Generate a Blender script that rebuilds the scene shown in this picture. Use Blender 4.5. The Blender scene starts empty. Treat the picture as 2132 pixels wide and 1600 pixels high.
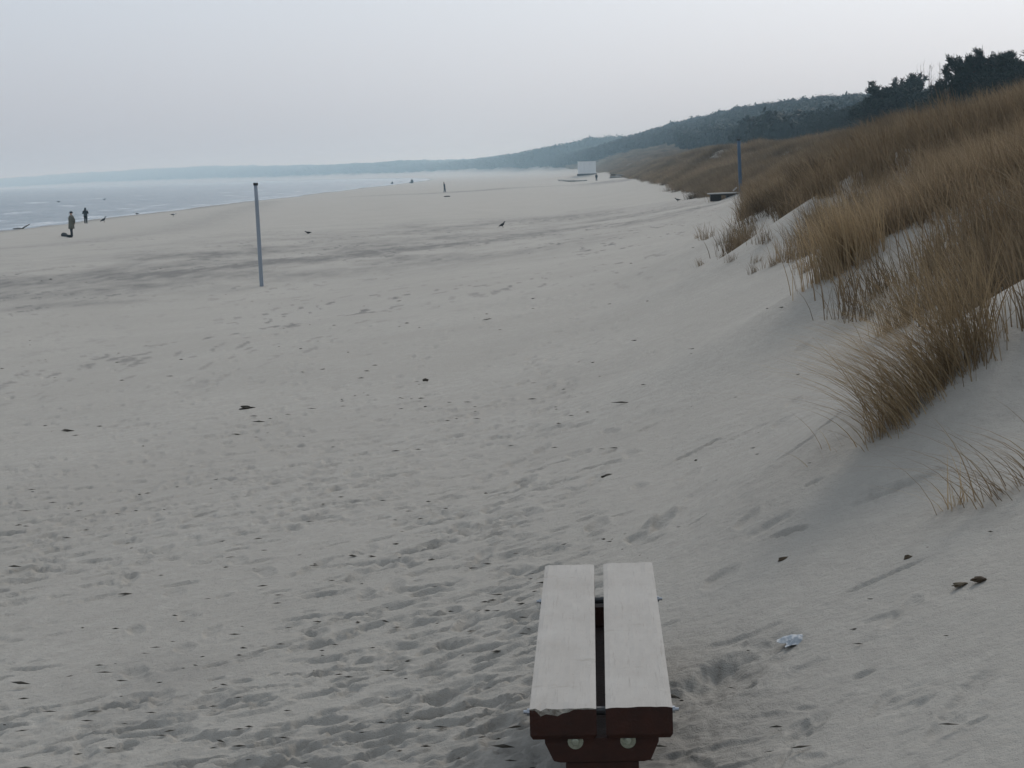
import bpy, bmesh, math, random
import numpy as np
from mathutils import Vector, Matrix, Quaternion
R_ = math.radians
random.seed(7)
RNG = np.random.default_rng(11)
SC = bpy.context.scene
COL = SC.collection

# ------------------------------------------------------------------ camera
CAM_Z = 4.15                      # metres above the sea
F_PX, PW, PH = 3800.0, 2132.0, 1600.0
ROLL = R_(1.88)
PITCH = math.atan((800 - 357) * math.cos(ROLL) / F_PX)
FW = np.array([0, math.cos(PITCH), -math.sin(PITCH)])
_u0 = np.array([0, math.sin(PITCH), math.cos(PITCH)])
RT = math.cos(ROLL) * np.array([1., 0, 0]) - math.sin(ROLL) * _u0
UP = math.sin(ROLL) * np.array([1., 0, 0]) + math.cos(ROLL) * _u0
cam = bpy.data.cameras.new('camera')
cam.sensor_width = 36
cam.lens = 36 * F_PX / PW
cam.clip_start = 0.05
cam.clip_end = 60000
cam_o = bpy.data.objects.new('camera', cam)
COL.objects.link(cam_o)
M = Matrix(((RT[0], UP[0], -FW[0], 0), (RT[1], UP[1], -FW[1], 0), (RT[2], UP[2], -FW[2], CAM_Z), (0, 0, 0, 1)))
cam_o.matrix_world = M
SC.camera = cam_o

# ------------------------------------------------------------------ light
SUN_AZ, SUN_EL = R_(24), R_(36)    # azimuth clockwise from +Y, ahead and to the right behind thin cloud
SC.view_settings.view_transform = 'Standard'
SC.view_settings.look = 'None'
SC.view_settings.exposure = 0.0
SC.view_settings.gamma = 1.0
world = bpy.data.worlds.new('World')
SC.world = world
world.use_nodes = True
wn, wl = world.node_tree.nodes, world.node_tree.links
wn.clear()
sky = wn.new('ShaderNodeTexSky')
sky.sky_type = 'NISHITA'
sky.sun_disc = False
sky.sun_elevation = SUN_EL
sky.sun_rotation = SUN_AZ
sky.dust_density = 4.0
sky.air_density = 1.0
hs = wn.new('ShaderNodeHueSaturation')
hs.inputs['Saturation'].default_value = 0.25
wl.new(sky.outputs[0], hs.inputs['Color'])
# thin even cloud: a grey that brightens towards the zenith
tc = wn.new('ShaderNodeTexCoord')
sp = wn.new('ShaderNodeSeparateXYZ')
wl.new(tc.outputs['Generated'], sp.inputs[0])
ramp = wn.new('ShaderNodeValToRGB')
wl.new(sp.outputs['Z'], ramp.inputs[0])
ramp.color_ramp.interpolation = 'EASE'
ramp.color_ramp.elements[0].position = 0.0
ramp.color_ramp.elements[0].color = (0.515, 0.55, 0.635, 1)
ramp.color_ramp.elements[1].position = 0.16
ramp.color_ramp.elements[1].color = (0.595, 0.695, 0.815, 1)
sc10 = wn.new('ShaderNodeMix'); sc10.data_type = 'RGBA'; sc10.blend_type = 'MULTIPLY'
sc10.inputs[0].default_value = 1.0
sc10.inputs[7].default_value = (10, 10, 10, 1)
wl.new(ramp.outputs[0], sc10.inputs[6])
mx = wn.new('ShaderNodeMix'); mx.data_type = 'RGBA'
mx.inputs[0].default_value = 0.70
wl.new(hs.outputs[0], mx.inputs[6])
wl.new(sc10.outputs[2], mx.inputs[7])
bg = wn.new('ShaderNodeBackground')
bg.inputs['Strength'].default_value = 0.1
wl.new(mx.outputs[2], bg.inputs['Color'])
wo = wn.new('ShaderNodeOutputWorld')
wl.new(bg.outputs[0], wo.inputs['Surface'])

sun = bpy.data.lights.new('sun', 'SUN')
sun.energy = 1.15
sun.angle = R_(12)
sun.color = (1.0, 0.95, 0.88)
sun_o = bpy.data.objects.new('sun', sun)
COL.objects.link(sun_o)
sd = Vector((math.sin(SUN_AZ) * math.cos(SUN_EL), math.cos(SUN_AZ) * math.cos(SUN_EL), math.sin(SUN_EL)))
sun_o.rotation_euler = sd.to_track_quat('Z', 'Y').to_euler()
SC.cycles.use_denoising = True
SC.cycles.max_bounces = 6
SC.cycles.transparent_max_bounces = 8
SC.cycles.volume_bounces = 1

# ------------------------------------------------------------------ helpers
def ray(x, y):
    d = FW * F_PX + RT * (x - PW / 2) + UP * (PH / 2 - y)
    return d / d[1]

def _hash(ix, iy, seed):
    h = (ix.astype(np.int64) * 374761393 + iy.astype(np.int64) * 668265263 + seed * 144665) & 0x7fffffff
    h = ((h ^ (h >> 13)) * 1274126177) & 0x7fffffff
    return ((h ^ (h >> 16)) & 0xffff) / 65535.0

def vnoise(x, y, seed=0):
    x = np.asarray(x, float); y = np.asarray(y, float)
    x0 = np.floor(x); y0 = np.floor(y)
    fx = x - x0; fy = y - y0
    fx = fx * fx * (3 - 2 * fx); fy = fy * fy * (3 - 2 * fy)
    ix = x0.astype(np.int64); iy = y0.astype(np.int64)
    a = _hash(ix, iy, seed); b = _hash(ix + 1, iy, seed); c = _hash(ix, iy + 1, seed); d = _hash(ix + 1, iy + 1, seed)
    return (a + (b - a) * fx) * (1 - fy) + (c + (d - c) * fx) * fy - 0.5

def fbm(x, y, o=4, seed=0):
    v = 0; a = 1.0
    for k in range(o):
        v = v + a * vnoise(x * 2 ** k + 13.7 * k, y * 2 ** k - 7.1 * k, seed + k)
        a *= 0.5
    return v

def sstep(a, b, x):
    t = np.clip((x - a) / (b - a), 0, 1)
    return t * t * (3 - 2 * t)

def shore_x(Y):
    return -50.0 - 50.0 * (np.maximum(Y - 1000, 0) / 1000.0) ** 2 + 1.2 * vnoise(np.asarray(Y, float) / 45.0, 0 * np.asarray(Y, float), 5)

_SH_S = [-500, 0, 10, 20, 38, 60, 93, 130, 200, 300, 450, 1000]
_SH_V = [0, 0, 0, 0.6, 1.8, 4.6, 7.7, 8.2, 8.8, 11.0, 15.0, 15.0]
def foot_x(Y):
    Y = np.asarray(Y, float)
    a = 0.035 * np.minimum(Y, 1000) + np.interp(Y, _SH_S, _SH_V)
    return np.where(Y > 1000, -50.0 - 50.0 * (np.maximum(Y - 1000, 0) / 1000.0) ** 2 + 100.0, a)

_D = [-12, -9.5, -7, -3, -1, 0, 1, 2.1, 4, 7, 10, 12.5, 16, 25, 40, 60, 400]
_Z = [-3.1, -2.98, -2.75, -2.3, -2.02, -1.83, -1.50, -1.05, -0.40, 0.4, 1.02, 1.55, 1.8, 1.75, 2.0, 3.4, 3.4]
def smooth_prof(d):
    s = 0
    for k in (-0.5, 0, 0.5):
        s = s + np.interp(d + k, _D, _Z)
    return s / 3

def ridge_x(Y):
    return 112.0 - 45.0 * (np.maximum(Y - 1200, 0) / 1000.0) ** 2

HUMPS = []   # (X, Y, angle, half length, half width, height)
def ground(X, Y):
    """terrain height above the sea, without the small marks"""
    X = np.asarray(X, float); Y = np.asarray(Y, float)
    xs = shore_x(Y); xf = foot_x(Y)
    d = X - xf
    z = smooth_prof(d)
    # beach: from the toe of the dune down to the water
    u = np.clip((d + 12) / np.minimum(xs - xf + 12, -1), 0, 1)
    zb = -3.1 + (-CAM_Z + 3.1) * (0.75 * u + 0.25 * u ** 3)
    z = np.where(d < -12, zb, z)
    z = z + np.where(X < xs, (X - xs) * 0.035, 0)
    und = 0.10 * fbm(X / 9.0, Y / 14.0, 3, 21) * sstep(-45, -20, X - xf)
    w = sstep(1.0, 6.0, d)
    hum = w * (1.25 * fbm(X / 7.0, Y / 9.0, 3, 31) + 0.5 * vnoise(X / 2.5, Y / 3.5, 33))
    z = z + und + hum * (1 + 0.3 * sstep(60, 200, Y))
    z = z - 0.35 * sstep(5, 12, d) * sstep(48, 80, Y) * sstep(300, 160, Y) + 0.5 * sstep(4.5, 9, d) * sstep(64, 48, Y) * sstep(20, 34, Y)
    rd = (X - ridge_x(Y)) / np.interp(Y, [300, 1500, 6000], [42, 50, 260])
    hh = np.interp(Y, [120, 300, 610, 840, 1050, 1450, 2050, 2530, 3050, 4580, 6700, 8500, 10500], [0, 2, 13, 16, 16, 12.5, 10.5, 11.5, 11.5, 15, 40, 25, 10])
    z = z + hh * np.exp(-np.where(rd > 0, rd * 0.5, rd) ** 2) * (1 + 0.25 * fbm(X / 120., Y / 260., 3, 41))
    for (hx, hy, an, hl, hw, h) in HUMPS:
        ca, sa = math.cos(an), math.sin(an)
        a = ((X - hx) * ca + (Y - hy) * sa) / hl
        b = (-(X - hx) * sa + (Y - hy) * ca) / hw
        z = z + h * np.exp(-a * a - b * b)
    return z + CAM_Z

def cast(px, py, far=9000.0):
    """where the sight line of a photo pixel meets the ground"""
    d = ray(px, py)
    D = np.geomspace(2.5, far, 5000)
    zz = CAM_Z + d[2] * D - ground(d[0] * D, D)
    k = np.argmax(zz < 0)
    if zz[k] >= 0:
        return None
    if k > 0:
        t = zz[k - 1] / (zz[k - 1] - zz[k])
        Y = D[k - 1] + (D[k] - D[k - 1]) * t
    else:
        Y = D[0]
    return Vector((d[0] * Y, Y, float(ground(d[0] * Y, Y))))

def on_plane(px, py, z):
    d = ray(px, py)
    D = (z - CAM_Z) / d[2]
    return Vector((d[0] * D, D, z))

def pix_at(px, py, Y):
    d = ray(px, py)
    return Vector((d[0] * Y, Y, CAM_Z + d[2] * Y))

# ---- materials
def mat(name, color, rough=0.8, spec=0.3, noise=0.0, nscale=8.0, bump=0.0, bscale=40.0, metallic=0.0, attr=None, color2=None, stretch=None):
    m = bpy.data.materials.new(name); m.use_nodes = True
    n, l = m.node_tree.nodes, m.node_tree.links
    b = n['Principled BSDF']
    b.inputs['Roughness'].default_value = rough
    b.inputs['Specular IOR Level'].default_value = spec
    b.inputs['Metallic'].default_value = metallic
    tcn = n.new('ShaderNodeTexCoord')
    src = tcn.outputs['Object']
    if stretch:
        mp = n.new('ShaderNodeMapping'); mp.inputs['Scale'].default_value = stretch
        l.new(src, mp.inputs[0]); src = mp.outputs[0]
    c2 = color2 or tuple(max(0, c * (1 - noise)) for c in color)
    if noise or color2 or attr:
        mixn = n.new('ShaderNodeMix'); mixn.data_type = 'RGBA'
        mixn.inputs[6].default_value = (*color, 1); mixn.inputs[7].default_value = (*c2, 1)
        if attr:
            an = n.new('ShaderNodeAttribute'); an.attribute_name = attr
            l.new(an.outputs['Fac'], mixn.inputs[0])
        else:
            nz = n.new('ShaderNodeTexNoise'); nz.inputs['Scale'].default_value = nscale
            nz.inputs['Detail'].default_value = 6; nz.inputs['Roughness'].default_value = 0.65
            l.new(src, nz.inputs['Vector'])
            rp = n.new('ShaderNodeValToRGB')
            rp.color_ramp.elements[0].position = 0.35; rp.color_ramp.elements[1].position = 0.68
            l.new(nz.outputs['Fac'], rp.inputs[0]); l.new(rp.outputs[0], mixn.inputs[0])
        l.new(mixn.outputs[2], b.inputs['Base Color'])
    else:
        b.inputs['Base Color'].default_value = (*color, 1)
    if bump:
        nb = n.new('ShaderNodeTexNoise'); nb.inputs['Scale'].default_value = bscale; nb.inputs['Detail'].default_value = 5
        l.new(src, nb.inputs['Vector'])
        bp = n.new('ShaderNodeBump'); bp.inputs['Strength'].default_value = bump; bp.inputs['Distance'].default_value = 0.02
        l.new(nb.outputs['Fac'], bp.inputs['Height']); l.new(bp.outputs[0], b.inputs['Normal'])
    return m

def tag(o, label=None, cat=None, group=None, kind=None):
    if label: o['label'] = label
    if cat: o['category'] = cat
    if group: o['group'] = group
    if kind: o['kind'] = kind
    return o

def empty(name, loc, rz=0.0):
    o = bpy.data.objects.new(name, None)
    o.empty_display_size = 0.2
    o.location = loc; o.rotation_euler = (0, 0, rz)
    COL.objects.link(o)
    return o

def mesh_np(name, V, Fc, m=None, parent=None, smooth=False, link=True):
    me = bpy.data.meshes.new(name)
    V = np.asarray(V, np.float32)
    Fc = np.asarray(Fc, np.int32)
    k = Fc.shape[1]
    me.vertices.add(len(V)); me.vertices.foreach_set('co', V.ravel())
    me.loops.add(Fc.size); me.loops.foreach_set('vertex_index', Fc.ravel())
    me.polygons.add(len(Fc))
    me.polygons.foreach_set('loop_start', np.arange(0, Fc.size, k, dtype=np.int32))
    me.polygons.foreach_set('loop_total', np.full(len(Fc), k, np.int32))
    if smooth:
        me.polygons.foreach_set('use_smooth', np.ones(len(Fc), bool))
    me.update(calc_edges=True)
    if m: me.materials.append(m)
    if not link:
        return me
    o = bpy.data.objects.new(name, me)
    COL.objects.link(o)
    if parent: o.parent = parent
    return o

def fattr(me, name, vals):
    a = me.attributes.new(name, 'FLOAT', 'POINT')
    a.data.foreach_set('value', np.asarray(vals, np.float32).ravel())

class MB:
    """collects vertices and polygons for one mesh object"""
    def __init__(s): s.v = []; s.f = []; s.mi = []
    def add(s, vs, fs, mi=0):
        b = len(s.v); s.v += [tuple(v) for v in vs]
        for f in fs: s.f.append([i + b for i in f]); s.mi.append(mi)
    def box(s, c, size, rot=None, taper=1.0, mi=0):
        x, y, z = [k / 2 for k in size]
        vs = [Vector((sx * x * (taper if sz < 0 else 1), sy * y, sz * z)) for sz in (-1, 1) for sy in (-1, 1) for sx in (-1, 1)]
        if rot is not None: vs = [rot @ v for v in vs]
        vs = [v + Vector(c) for v in vs]
        s.add(vs, [(0, 2, 3, 1), (4, 5, 7, 6), (0, 1, 5, 4), (2, 6, 7, 3), (0, 4, 6, 2), (1, 3, 7, 5)], mi)
    def loft(s, rings, n=10, cap=True, mi=0):
        """rings: (centre, axis u, axis v) with u,v the half-axes as vectors"""
        b = len(s.v)
        for c, u, v in rings:
            c, u, v = Vector(c), Vector(u), Vector(v)
            for k in range(n):
                a = 2 * math.pi * k / n
                s.v.append(tuple(c + u * math.cos(a) + v * math.sin(a)))
        for i in range(len(rings) - 1):
            for k in range(n):
                k2 = (k + 1) % n
                s.f.append([b + i * n + k, b + i * n + k2, b + (i + 1) * n + k2, b + (i + 1) * n + k]); s.mi.append(mi)
        if cap:
            s.f.append([b + k for k in reversed(range(n))]); s.mi.append(mi)
            s.f.append([b + (len(rings) - 1) * n + k for k in range(n)]); s.mi.append(mi)
    def tube(s, pts, radii, n=8, mi=0):
        rings = []
        for i, p in enumerate(pts):
            p = Vector(p)
            t = (Vector(pts[min(i + 1, len(pts) - 1)]) - Vector(pts[max(i - 1, 0)])).normalized()
            ref = Vector((1, 0, 0)) if abs(t.x) < 0.8 else Vector((0, 1, 0))
            u = t.cross(ref).normalized(); v = t.cross(u).normalized()
            rings.append((p, u * radii[i], v * radii[i]))
        s.loft(rings, n, mi=mi)
    def build(s, name, mats, parent=None, smooth=False, bevel=0.0):
        me = bpy.data.meshes.new(name)
        me.from_pydata(s.v, [], s.f)
        for m in (mats if isinstance(mats, (list, tuple)) else [mats]): me.materials.append(m)
        me.polygons.foreach_set('material_index', s.mi)
        if smooth: me.polygons.foreach_set('use_smooth', [True] * len(s.f))
        bm = bmesh.new(); bm.from_mesh(me)
        bmesh.ops.recalc_face_normals(bm, faces=bm.faces)
        if bevel: bmesh.ops.bevel(bm, geom=list(bm.edges), offset=bevel, segments=2, affect='EDGES', profile=0.6)
        bm.to_mesh(me); bm.free()
        o = bpy.data.objects.new(name, me); COL.objects.link(o)
        if parent: o.parent = parent
        return o

# ------------------------------------------------------------------ terrain features taken from the photo
BENCH_DROP = 1.40
zb = CAM_Z - BENCH_DROP
bn = (on_plane(1105, 1478, zb) + on_plane(1397, 1470, zb)) / 2
bf = (on_plane(1358, 1171, zb) + on_plane(1135, 1176, zb)) / 2
BENCH_DIR = (bf - bn).normalized()
# hummocks on the dune front (crest lines seen in the photo)
HUMPS += [
    (2.55, 8.7, R_(35), 1.5, 0.75, 0.40),
    (3.3, 14.5, R_(25), 2.0, 1.1, 0.35),
    (5.4, 25.0, R_(28), 3.2, 1.3, 0.45),
    (6.0, 32.0, R_(25), 3.0, 1.5, 0.4),
    (10.5, 58.0, R_(20), 6.0, 3.0, 0.4),
    (22.0, 521.0, 0.0, 14.0, 12.0, 1.3),
]

def polyline_dist(X, Y, pts):
    best = np.full(X.shape, 1e9)
    for a, b in zip(pts[:-1], pts[1:]):
        ax, ay, bx, by = a[0], a[1], b[0], b[1]
        L = (bx - ax) ** 2 + (by - ay) ** 2 + 1e-9
        t = np.clip(((X - ax) * (bx - ax) + (Y - ay) * (by - ay)) / L, 0, 1)
        best = np.minimum(best, np.hypot(X - ax - t * (bx - ax), Y - ay - t * (by - ay)))
    return best

# ---- ground sheet: a polar grid about the viewpoint, fine where the picture is fine
AZ = np.concatenate([np.linspace(-math.pi, -0.75, 16)[:-1], np.linspace(-0.75, -0.30, 26)[:-1], np.linspace(-0.30, 0.30, 700),
                     np.linspace(0.30, 0.75, 26)[1:], np.linspace(0.75, math.pi, 16)[1:]])
DI = np.concatenate([np.linspace(0.05, 3.5, 12)[:-1], 1 / np.linspace(1 / 3.5, 1 / 45.0, 860), np.geomspace(45.0, 200, 170)[1:], np.geomspace(200.0, 10500, 150)[1:]])
AA, DD = np.meshgrid(AZ, DI)
GX, GY = DD * np.sin(AA), DD * np.cos(AA)
GZ = ground(GX, GY)
# small relief: trampled sand, wind scour, foot dents
d_foot = GX - foot_x(GY)
near = sstep(70, 25, DD)
bx_, by_ = (bn.x + bf.x) / 2, (bn.y + bf.y) / 2
bdist = np.hypot((GX - bx_) / 1.0, (GY - by_ + 0.6) / 1.5)
tramp = np.clip(np.exp(-(bdist / 0.85) ** 2) + 0.9 * np.exp(-(((GX + 0.45) / 0.7) ** 2 + ((GY - 5.0) / 1.1) ** 2)), 0, 1)
tramp *= sstep(1.1, 0.1, d_foot)
tramp *= 0.55 + 0.9 * sstep(-0.15, 0.25, fbm(GX / 0.8, GY / 0.8, 2, 55))
patch = sstep(0.0, 0.35, fbm(GX / 2.2, GY / 3.0, 3, 51)) * sstep(2.5, 0.5, d_foot)
rough_amt = (0.10 + 0.9 * patch * 0.5) * near
rel = 0.020 * fbm(GX / 0.42, GY / 0.6, 4, 61) * rough_amt
rel += 0.011 * fbm(GX / 0.10, GY / 0.10, 4, 64) * tramp + 0.018 * fbm(GX / 0.55, GY / 0.6, 2, 67) * tramp
rel += 0.05 * fbm(GX / 1.6, GY / 2.4, 2, 66) * near
fine = sstep(22, 7, DD)
rel += (0.0035 + 0.010 * patch) * fbm(GX / 0.07, GY / 0.085, 3, 68) * fine * (0.35 + 0.65 * sstep(1.0, 0.2, d_foot))
rel += 0.010 * fbm(GX / 0.05, GY / 0.055, 2, 69) * tramp
# wind streaks on the bare dune foot
rel += 0.003 * vnoise((GX * 0.55 + GY * 0.83) / 0.11, (GX * 0.83 - GY * 0.55) / 1.3, 70) * sstep(0.2, 1.4, d_foot) * sstep(30, 10, DD)
# berms across the middle of the beach
rel += 0.10 * fbm(GX / 6., GY / 25., 3, 77) * sstep(25, 60, DD) * sstep(3, -3, d_foot)

WARP = 0.75 * fbm(GX / 0.075, GY / 0.09, 3, 71)
def stamp(cx, cy, an, la, lb, depth, rim=0.3):
    Dc = math.hypot(cx, cy); az = math.atan2(cx, cy)
    rad = max(la, lb) * 2.2
    depth *= 0.8
    j0, j1 = np.searchsorted(AZ, az - rad / Dc), np.searchsorted(AZ, az + rad / Dc)
    i0, i1 = np.searchsorted(DI, Dc - rad), np.searchsorted(DI, Dc + rad)
    if j1 - j0 < 2 or i1 - i0 < 2: return
    X = GX[i0:i1, j0:j1] - cx; Y = GY[i0:i1, j0:j1] - cy
    ca, sa = math.cos(an), math.sin(an)
    a = (X * ca + Y * sa) / la; b = (-X * sa + Y * ca) / lb
    r = np.clip(np.sqrt(a * a + b * b) + WARP[i0:i1, j0:j1], 0, None)
    tilt = 1 + 0.5 * np.clip(b, -1, 1)
    rel[i0:i1, j0:j1] += -depth * tilt * np.exp(-r ** 4) + depth * rim * np.exp(-((r - 1.35) / 0.3) ** 2)

# foot dents: wandering trails plus strays
def trail(x0, y0, x1, y1, n, wig=0.3):
    for k in range(n):
        t = (k + random.uniform(-.2, .2)) / n
        side = 0.11 if k % 2 else -0.11
        dx, dy = x1 - x0, y1 - y0
        L = math.hypot(dx, dy)
        wx = wig * math.sin(t * 9 + x0 * 3)
        x = x0 + dx * t + (dy / L) * (side + wx); y = y0 + dy * t - (dx / L) * (side + wx)
        stamp(x, y, math.atan2(dy, dx) + random.uniform(-.3, .3), random.uniform(.09, .14), random.uniform(.035, .055), random.uniform(.008, .018) * (1.0 if y < 7 else 1.5))
for a in [(-0.3, 5.0, -3.2, 25.0, 34), (-0.1, 6.5, -1.4, 30.0, 38), (-1.0, 4.6, -2.6, 18.0, 24), (0.2, 7.6, 0.9, 30, 34), (-1.6, 6, -5.5, 34, 40),
          (0.6, 6.9, 2.2, 13.0, 10), (-0.9, 9.5, 1.6, 12.5, 7), (-2.2, 13, 2.0, 17.5, 9), (-4.5, 22, 3.0, 28, 13), (-1.0, 12, -6.0, 45, 40),
          (0.75, 5.2, 1.9, 6.4, 4), (0.9, 4.5, 1.3, 5.2, 3), (-0.2, 5.5, 0.0, 12, 14), (-0.5, 8, 0.3, 20, 20)]:
    trail(*a)
for k in range(7500):
    Y = 1 / random.uniform(1 / 55, 1 / 3.9)
    X = Y * random.uniform(-0.30, 0.22)
    df = X - float(foot_x(Y))
    if df > 1.5 or (df > 0.1 and random.random() > 0.05): continue
    if random.random() > min(1.0, (Y / 11.0) ** 1.5 + 0.06): continue
    big = random.random() < 0.25
    dens = vnoise(np.array([X / 1.7]), np.array([Y / 3.0]), 88)[0]
    if dens < random.uniform(-0.35, 0.12): continue
    stamp(X, Y, random.uniform(-0.5, 0.5), random.uniform(.05, .13) * (1.3 if big else .6), random.uniform(.014, .04) * (1.2 if big else .75), random.uniform(.007, .019) * (1.2 if big else 0.8) * (1.0 if Y < 6 else 1.6), 0.22)
for k in range(450):
    a = random.gauss(0, 1); b = random.gauss(0, 1)
    X, Y = bx_ - 0.55 + a * 0.75, by_ - 0.9 + b * 0.9
    if Y < 3.7: continue
    stamp(X, Y, random.uniform(-1.2, 1.2), random.uniform(.025, .08), random.uniform(.012, .035), random.uniform(.004, .011), 0.3)
for k in range(3000):
    Y = 1 / random.uniform(1 / 45, 1 / 9.0); X = Y * random.uniform(-0.30, 0.20)
    if X - float(foot_x(Y)) > -0.3: continue
    dens = vnoise(np.array([X / 1.1]), np.array([Y / 2.0]), 89)[0]
    if dens < random.uniform(-0.2, 0.3): continue
    q_ = 1 + Y / 30.0
    stamp(X, Y, random.gauss(0.1, .3), random.uniform(.03, .075) * q_, random.uniform(.012, .026) * q_, random.uniform(.008, .017) * q_, 0.3)
# worn hollow beside the bench and the little ridge that closes it
for k, (px, py) in enumerate([(1415, 1455), (1460, 1430), (1510, 1405), (1560, 1385)]):
    c = cast(px, py); stamp(c.x, c.y, 0.8, 0.22, 0.16, 0.016, 0.1)
for (px, py) in [(1380, 1085)]:
    c = cast(px, py); stamp(c.x, c.y, 0.3, 0.10, 0.05, -0.035, 0.0)
GZ2 = GZ + rel

idx = np.arange(GX.size).reshape(GX.shape)
F4 = np.stack([idx[:-1, :-1], idx[:-1, 1:], idx[1:, 1:], idx[1:, :-1]], -1).reshape(-1, 4)
F4 = F4[:, ::-1]

sand = bpy.data.materials.new('sand'); sand.use_nodes = True
n, l = sand.node_tree.nodes, sand.node_tree.links
b = n['Principled BSDF']
b.inputs['Roughness'].default_value = 0.85
b.inputs['Specular IOR Level'].default_value = 0.25
tcn = n.new('ShaderNodeTexCoord')
def noise_node(scale, detail=5, rough=0.6, stretch=None):
    z = n.new('ShaderNodeTexNoise'); z.inputs['Scale'].default_value = scale; z.inputs['Detail'].default_value = detail
    z.inputs['Roughness'].default_value = rough
    if stretch:
        mp = n.new('ShaderNodeMapping'); mp.inputs['Scale'].default_value = stretch
        l.new(tcn.outputs['Object'], mp.inputs[0]); l.new(mp.outputs[0], z.inputs['Vector'])
    else:
        l.new(tcn.outputs['Object'], z.inputs['Vector'])
    return z
def mixc(fac, a, bcol, blend='MIX'):
    m = n.new('ShaderNodeMix'); m.data_type = 'RGBA'; m.blend_type = blend
    if isinstance(fac, float): m.inputs[0].default_value = fac
    else: l.new(fac, m.inputs[0])
    for k, s in ((6, a), (7, bcol)):
        if isinstance(s, tuple): m.inputs[k].default_value = (*s, 1)
        else: l.new(s, m.inputs[k])
    return m.outputs[2]
def ramp_node(src, a, bb):
    r = n.new('ShaderNodeMapRange'); r.inputs['From Min'].default_value = a; r.inputs['From Max'].default_value = bb
    l.new(src, r.inputs['Value']); return r.outputs[0]
c = mixc(ramp_node(noise_node(0.35, 6).outputs['Fac'], .35, .65), (0.372, 0.343, 0.302), (0.426, 0.396, 0.352))
c = mixc(ramp_node(noise_node(9, 6, .7).outputs['Fac'], .3, .72), c, (0.334, 0.309, 0.273))
c = mixc(ramp_node(noise_node(450, 2, .7).outputs['Fac'], .62, .75), c, (0.20, 0.185, 0.165))
at = n.new('ShaderNodeAttribute'); at.attribute_name = 'damp_and_shade'  # damp sand plus the painted shade of distant dents
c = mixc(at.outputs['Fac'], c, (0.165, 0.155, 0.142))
at3 = n.new('ShaderNodeAttribute'); at3.attribute_name = 'turf'
c = mixc(at3.outputs['Fac'], c, (0.115, 0.088, 0.058))
at2 = n.new('ShaderNodeAttribute'); at2.attribute_name = 'litter'
c = mixc(at2.outputs['Fac'], c, (0.045, 0.042, 0.03))
l.new(c, b.inputs['Base Color'])
nb1 = noise_node(26, 6, .68); nb2 = noise_node(220, 3, .6)
ad = n.new('ShaderNodeMath'); ad.operation = 'MULTIPLY_ADD'; ad.inputs[1].default_value = 0.25
l.new(nb2.outputs['Fac'], ad.inputs[0]); l.new(nb1.outputs['Fac'], ad.inputs[2])
bp = n.new('ShaderNodeBump'); bp.inputs['Strength'].default_value = 0.9; bp.inputs['Distance'].default_value = 0.02
l.new(ad.outputs[0], bp.inputs['Height']); l.new(bp.outputs[0], b.inputs['Normal'])

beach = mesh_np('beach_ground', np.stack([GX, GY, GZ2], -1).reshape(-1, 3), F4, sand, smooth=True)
tag(beach, 'pale grey sandy beach rising into the foredune', None, None, 'structure')
damp_and_shade = 0.75 * sstep(5.0, 0.0, GX - shore_x(GY)) * (1 + 0.3 * vnoise(GX / 3, GY / 20., 90))
def band(pix, width, amt, far=None):
    pts = [cast(x, y) for x, y in pix]
    dd = polyline_dist(GX, GY, pts)
    return amt * np.exp(-(dd / width) ** 2)
nz1 = 0.5 + 1.2 * fbm(GX / 3.0, GY / 6.0, 4, 95)
damp_and_shade += np.clip(band([(1330, 455), (1000, 470), (760, 500), (560, 540)], 15.0, 0.55) * nz1, 0, 1)
damp_and_shade += np.clip(band([(640, 545), (350, 560), (60, 590)], 12.0, 0.55) * nz1, 0, 1)
damp_and_shade += np.clip(band([(-40, 645), (250, 632)], 1.2, 0.4) * nz1, 0, 1)
damp_and_shade += band([(1330, 371), (1240, 381), (1080, 391), (930, 402), (760, 409)], 4.5, 0.6)  # dark stripe along a low scarp line, drawn in colour only
damp_and_shade += np.clip(band([(560, 420), (360, 480), (160, 505), (-40, 520)], 3.0, 0.25), 0, 1)
damp_and_shade += 0.55 * tramp * (0.7 + 0.8 * fbm(GX / 0.35, GY / 0.5, 3, 97))
damp_and_shade += 0.30 * sstep(0.05, 0.4, fbm(GX / 1.5, GY / 1.8, 4, 99)) * near * sstep(2, 0, d_foot) * sstep(12, 5, DD)
damp_and_shade *= 0.6 + 0.9 * (0.5 + fbm(GX / 0.35, GY / 1.4, 4, 101))
dent_shade = sstep(0.28, 0.5, fbm(GX / 0.22, GY / 0.9, 3, 103)) * sstep(16, 40, DD) * sstep(160, 60, DD) * sstep(1.0, -1.0, d_foot)  # dark dashes: shade of distant foot dents painted into the sand colour
damp_and_shade += 0.6 * dent_shade * (0.3 + 1.4 * sstep(-.1, .3, fbm(GX / 4., GY / 9., 2, 105)))
litter = sstep(20, 45, d_foot) * (DD > 120)
fattr(beach.data, 'turf', np.clip(sstep(3, 9, d_foot + 8 * fbm(GX / 14., GY / 50., 3, 107)) * sstep(250, 700, DD), 0, 1))
fattr(beach.data, 'damp_and_shade', np.clip(damp_and_shade, 0, 1)); fattr(beach.data, 'litter', np.clip(litter, 0, 1))

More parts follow.
